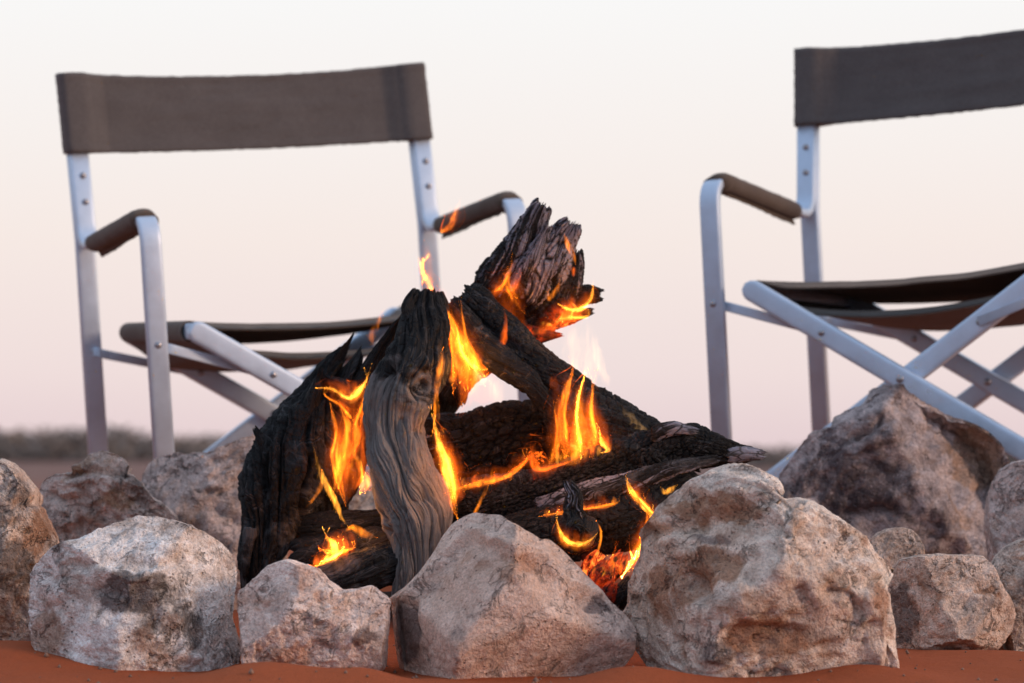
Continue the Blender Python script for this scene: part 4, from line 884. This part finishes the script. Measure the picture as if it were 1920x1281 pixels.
def build_chair(seed, loc, rot, label, seat_drop=.032):
    c = CH; root = empty('camp_chair', loc); root.rotation_euler = rot
    tag(root, label, 'chair', 'folding camp chairs behind the fire')
    A, B = .0160, .0075
    W = c['W']
    for s in (-1, 1):
        # rear leg: straight foot, reclined above the arm
        zt = c['zt'] - .004
        rl = tube('rear_leg', root, fillet([(s * W, c['yr'] + .004, 0), (s * W, c['yr'] + .004, c['zar']), (s * W, post_y(zt) + .004, zt)], .10), (1, 0, 0), A, B)
        # front leg, arm and back upright are one bent tube
        fr = tube('arm_frame', root, fillet([(s * W, c['yf'], 0), (s * W, c['yf'], c['zaf'] + .004), (s * W, c['yr'] - .013, c['zar'] - .012), (s * W, post_y(c['zt'] - .03) - .0115, c['zt'] - .03)], .044, 10), (1, 0, 0), A, B)
        for z in (c['zr1'], c['zr2']): rivet(fr, (s * W + .002, post_y(z) - .0195, z))
        rivet(fr, (s * W, c['yf'] - .0075, c['zlf'])); rivet(rl, (s * W + s * -.002, c['yr'] - .0035, c['zlr']))
        rivet(fr, (s * W, c['yf'] - .0075, .12)); rivet(rl, (s * W, c['yr'] - .0035, .12))
        for y in (c['yf'], c['yr'] + .004):
            tube('foot_cap', root, [(s * W, y, -.004), (s * W, y, .03)], (1, 0, 0), A + .0015, B + .0015, CLOTH2)
        # padded sleeve on the arm
        p0 = np.array([s * W, c['yf'] + .044, c['zaf'] + .0005]); p1 = np.array([s * W, c['yr'] - .078, c['zar'] - .0062])
        ts = np.linspace(0, 1, 26); path = p0 + (p1 - p0) * ts[:, None]
        a0 = (p0 + np.array([0, -.022, -.008])); path = np.vstack([a0, path])
        nz = noise(np.stack([ts * 6, np.zeros(26), np.zeros(26)], 1), seed + s)
        v, f = sweep(path, (1, 0, 0), .0205, .0150, 28, 2.4)
        vv = v.reshape(-1, 28, 3); vv += 0.0008 * noise(vv.reshape(-1, 3) * 60, seed + 5)[:, None].reshape(vv.shape[0], 28, 1) * np.array([1, 0, 1.])
        sl = mesh_obj('arm_sleeve', vv.reshape(-1, 3), f, CLOTH2, root)
        # loose hem under the sleeve, frayed at its lower edge
        n = 60; tt = np.linspace(.04, 1.0, n); top = p0 + (p1 - p0) * tt[:, None] + np.array([0, 0, -.010])
        dr = .010 + .010 * 0.35 * smooth(0.3, 0.8, tt) + .0011 * noise(np.stack([tt * 30, tt * 0, tt * 0], 1), seed + 9 + s)
        V = []
        for off in (-.0012, .0012):
            for k in (0, .5, 1): V.append(top + np.stack([np.full(n, off - s * .006 * k), np.zeros(n), -dr * k], 1))
        V = np.concatenate(V)
        ids = np.arange(6 * n).reshape(6, n); loop = [ids[0], ids[1], ids[2], ids[5], ids[4], ids[3]]; F = []
        for a_, b_ in zip(loop, loop[1:] + loop[:1]):
            F += [[a_[i], a_[i + 1], b_[i + 1], b_[i]] for i in range(n - 1)]
        F += [[int(l[0]) for l in loop], [int(l[-1]) for l in loop][::-1]]
        mesh_obj('hem', V, F, CLOTH2, sl)
    # crossed legs, front and rear, each pair pinned in the middle
    slope = (c['zs'] - c['zpiv']) / c['S']
    for y0, nm, sg in ((c['ysf'], 'front', 1), (c['ysr'], 'rear', 1)):
        for s in (-1, 1):
            y = y0 + (-.009 if s < 0 else .009)
            lo_x = -s * (W - .004)
            p0 = np.array([s * (c['S'] - .004), y, c['zs'] - .002]); p1 = np.array([lo_x, y, c['zpiv'] - slope * abs(lo_x)])
            bar = tube('cross_leg', root, np.linspace(p0, p1, 12), (0, 0, 1), A + .0005, .0085, cap_round=True)
            t = (c['zs'] - c['zxr']) / (c['zs'] - c['zpiv']); xr = s * c['S'] * (1 - t)
            rivet(bar, (xr, y - .0085, c['zxr']))
            if s < 0: rivet(bar, (0, y - .0085, c['zpiv']), r=.0062)
            # flat link from the side frame to the crossed leg
            yl = c['yf'] + .012 if nm == 'front' else c['yr'] - .008
            zl = c['zlf'] if nm == 'front' else c['zlr']
            q0 = np.array([s * W, yl, zl]); q1 = np.array([xr, y + (.011 if s < 0 else -.011), c['zxr']])
            mid = q0 + (q1 - q0) * .16; mid[1] = q1[1]
            tube('link_strap', root, fillet([q0, mid, q1], .02, 4), (0, 0, 1), .0075, .0016)
    for s in (-1, 1):
        tube('seat_bar', root, np.linspace((s * c['S'], c['ysf'] - .004, c['zs']), (s * c['S'], c['ysr'] + .004, c['zs']), 8), (0, 0, 1), .0125, .0085)
        zf = c['zpiv'] - slope * (W - .004)
        tube('floor_bar', root, np.linspace((s * (W - .020), c['yf'] + .01, zf), (s * (W - .020), c['yr'] - .006, zf), 8), (0, 0, 1), .0125, .0075)
    # seat: canvas loop round both seat bars; the top sags a little, the underside more
    nx, ny = 70, 34; S = c['S']; rb = .0165
    xs = np.linspace(-S, S, nx); top = np.stack([xs, c['zs'] + rb - .014 * (1 - (xs / S) ** 2)], 1)
    ar = np.linspace(90, -90, 12)[1:-1]; rarc = np.stack([S + rb * np.cos(np.radians(ar)), c['zs'] + rb * np.sin(np.radians(ar))], 1)
    bot = np.stack([xs[::-1], c['zs'] - rb - .030 * (1 - (xs / S) ** 2)], 1)
    larc = rarc[::-1] * [-1, 1]
    prof = np.vstack([top, rarc, bot, larc]); m = len(prof)
    ys = np.linspace(c['ysf'] + .018, c['ysr'] - .012, ny)
    nrm = np.gradient(np.vstack([prof[-1:], prof, prof[:1]]), axis=0)[1:-1]; nrm = np.stack([nrm[:, 1], -nrm[:, 0]], 1) * -1; nrm /= np.linalg.norm(nrm, axis=1, keepdims=True)
    V = []
    for thk in (0.0, -.0022):
        for j, y in enumerate(ys):
            e = .0022 * noise(np.stack([prof[:, 0] * 45, prof[:, 1] * 45, np.full(m, j * 0.0 + seed)], 1), seed + 2) * (1 if j in (0, ny - 1) else 0)
            sagy = 0.006 * math.sin(math.pi * j / (ny - 1)); inner = 1 - (np.clip(np.abs(prof[:, 0]) / S, 0, 1)) ** 2
            wr = .003 * fbm(np.stack([prof[:, 0] * 9, np.full(m, y * 14), np.sign(prof[:, 1] - c['zs']) * 3], 1), 3, seed + 11) * inner
            pp = prof + nrm * thk
            slope_back = -seat_drop * (j / (ny - 1)) * np.clip(inner * 2.5, 0, 1); lip = -.010 * (j == 0) * np.clip(inner * 3, 0, 1)
            V.append(np.stack([pp[:, 0], np.full(m, y) + e, pp[:, 1] - sagy * inner + wr + slope_back + lip], 1))
    V = np.concatenate(V); F = [list(q) for q in grid_faces(m, ny, True)] + [list(q[::-1]) for q in grid_faces(m, ny, True, m * ny)]
    for j in (0, ny - 1):
        for i in range(m):
            a_, b_ = j * m + i, j * m + (i + 1) % m; F.append([a_, b_, b_ + m * ny, a_ + m * ny])
    mesh_obj('seat', V, F, CLOTH2, root)
    # back: canvas band sleeved over the two posts
    nx, nz = 150, 30; X0 = W + .0215; xs = np.linspace(-X0, X0, nx); us = np.linspace(0, 1, nz); V = []
    dz, dy = c['zt'] - c['zb'], math.tan(c['rec'])
    for face in (-1, 1):
        for u in us:
            sag = 1 - (xs / W) ** 2; sag = np.clip(sag, 0, 1)
            edge = .0007 * noise(np.stack([xs * 120, np.full(nx, u * 3), np.full(nx, 1.)], 1), seed + 21) * (u in (us[0], us[-1]))
            z = c['zb'] + dz * u - (.007 * u + .004) * sag + edge
            px = np.abs(np.abs(xs) - W); inn = np.abs(xs) < W; bulge = np.where(inn, .0225 * (1 - smooth(.012, .065, px)), .0225 * np.clip(1 - (px / .0225) ** 6, 0, 1) ** .5)
            groove = -.0016 * np.exp(-((np.abs(xs) - (W - .030)) / .0016) ** 2) - .0012 * np.exp(-((np.abs(xs) - (W - .036)) / .0016) ** 2)
            hem = .0008 * (abs(u - .05) < .03 or abs(u - .95) < .03)
            wr = .0045 * fbm(np.stack([xs * 5, np.full(nx, u * 3.5), np.full(nx, 4.)], 1), 4, seed + 31) * sag
            yb = c['yr'] + (z - c['zar']) * dy - .004 + .012 * sag + wr
            V.append(np.stack([xs + .0008 * noise(np.stack([np.full(nx, u * 40), xs * 2, xs * 0], 1), seed + 41), yb + face * (np.maximum(bulge, .0016) + groove + hem), z], 1))
    V = np.concatenate(V); f0 = grid_faces(nx, nz); F = [list(q) for q in f0] + [list(q[::-1] + nx * nz) for q in f0]
    o = nx * nz
    for i in range(nx - 1):
        F.append([i + 1, i, i + o, i + 1 + o]); t = (nz - 1) * nx; F.append([t + i, t + i + 1, t + i + 1 + o, t + i + o])
    for j in range(nz - 1):
        F.append([j * nx, (j + 1) * nx, (j + 1) * nx + o, j * nx + o]); r = nx - 1; F.append([(j + 1) * nx + r, j * nx + r, j * nx + r + o, (j + 1) * nx + r + o])
    bk = mesh_obj('backrest', V, F, CLOTH, root)
    for s in (-1, 1):
        for off in (.030, .037):
            x = s * (W - off); yb = lambda z: c['yr'] + (z - c['zar']) * dy - .004 + .012 * (1 - (x / W) ** 2) - .0022
            zz = np.linspace(c['zb'] + .003, c['zt'] - .004, 12)
            tube('seam', bk, np.stack([np.full(12, x), [yb(z) for z in zz], zz], 1), (1, 0, 0), .0009, .0008, THREAD, nseg=6, power=2)
    return root

build_chair(1, (-.3141, 4.6276, .0314), (.0329, -.0787, .3895), 'aluminium camp chair with taupe canvas back, whole, behind the leaning log')
build_chair(7, (.6989, 4.4528, .085), (.0102, -.0478, -.4999), 'aluminium camp chair cut off by the right edge, behind the dark boulder', .020)
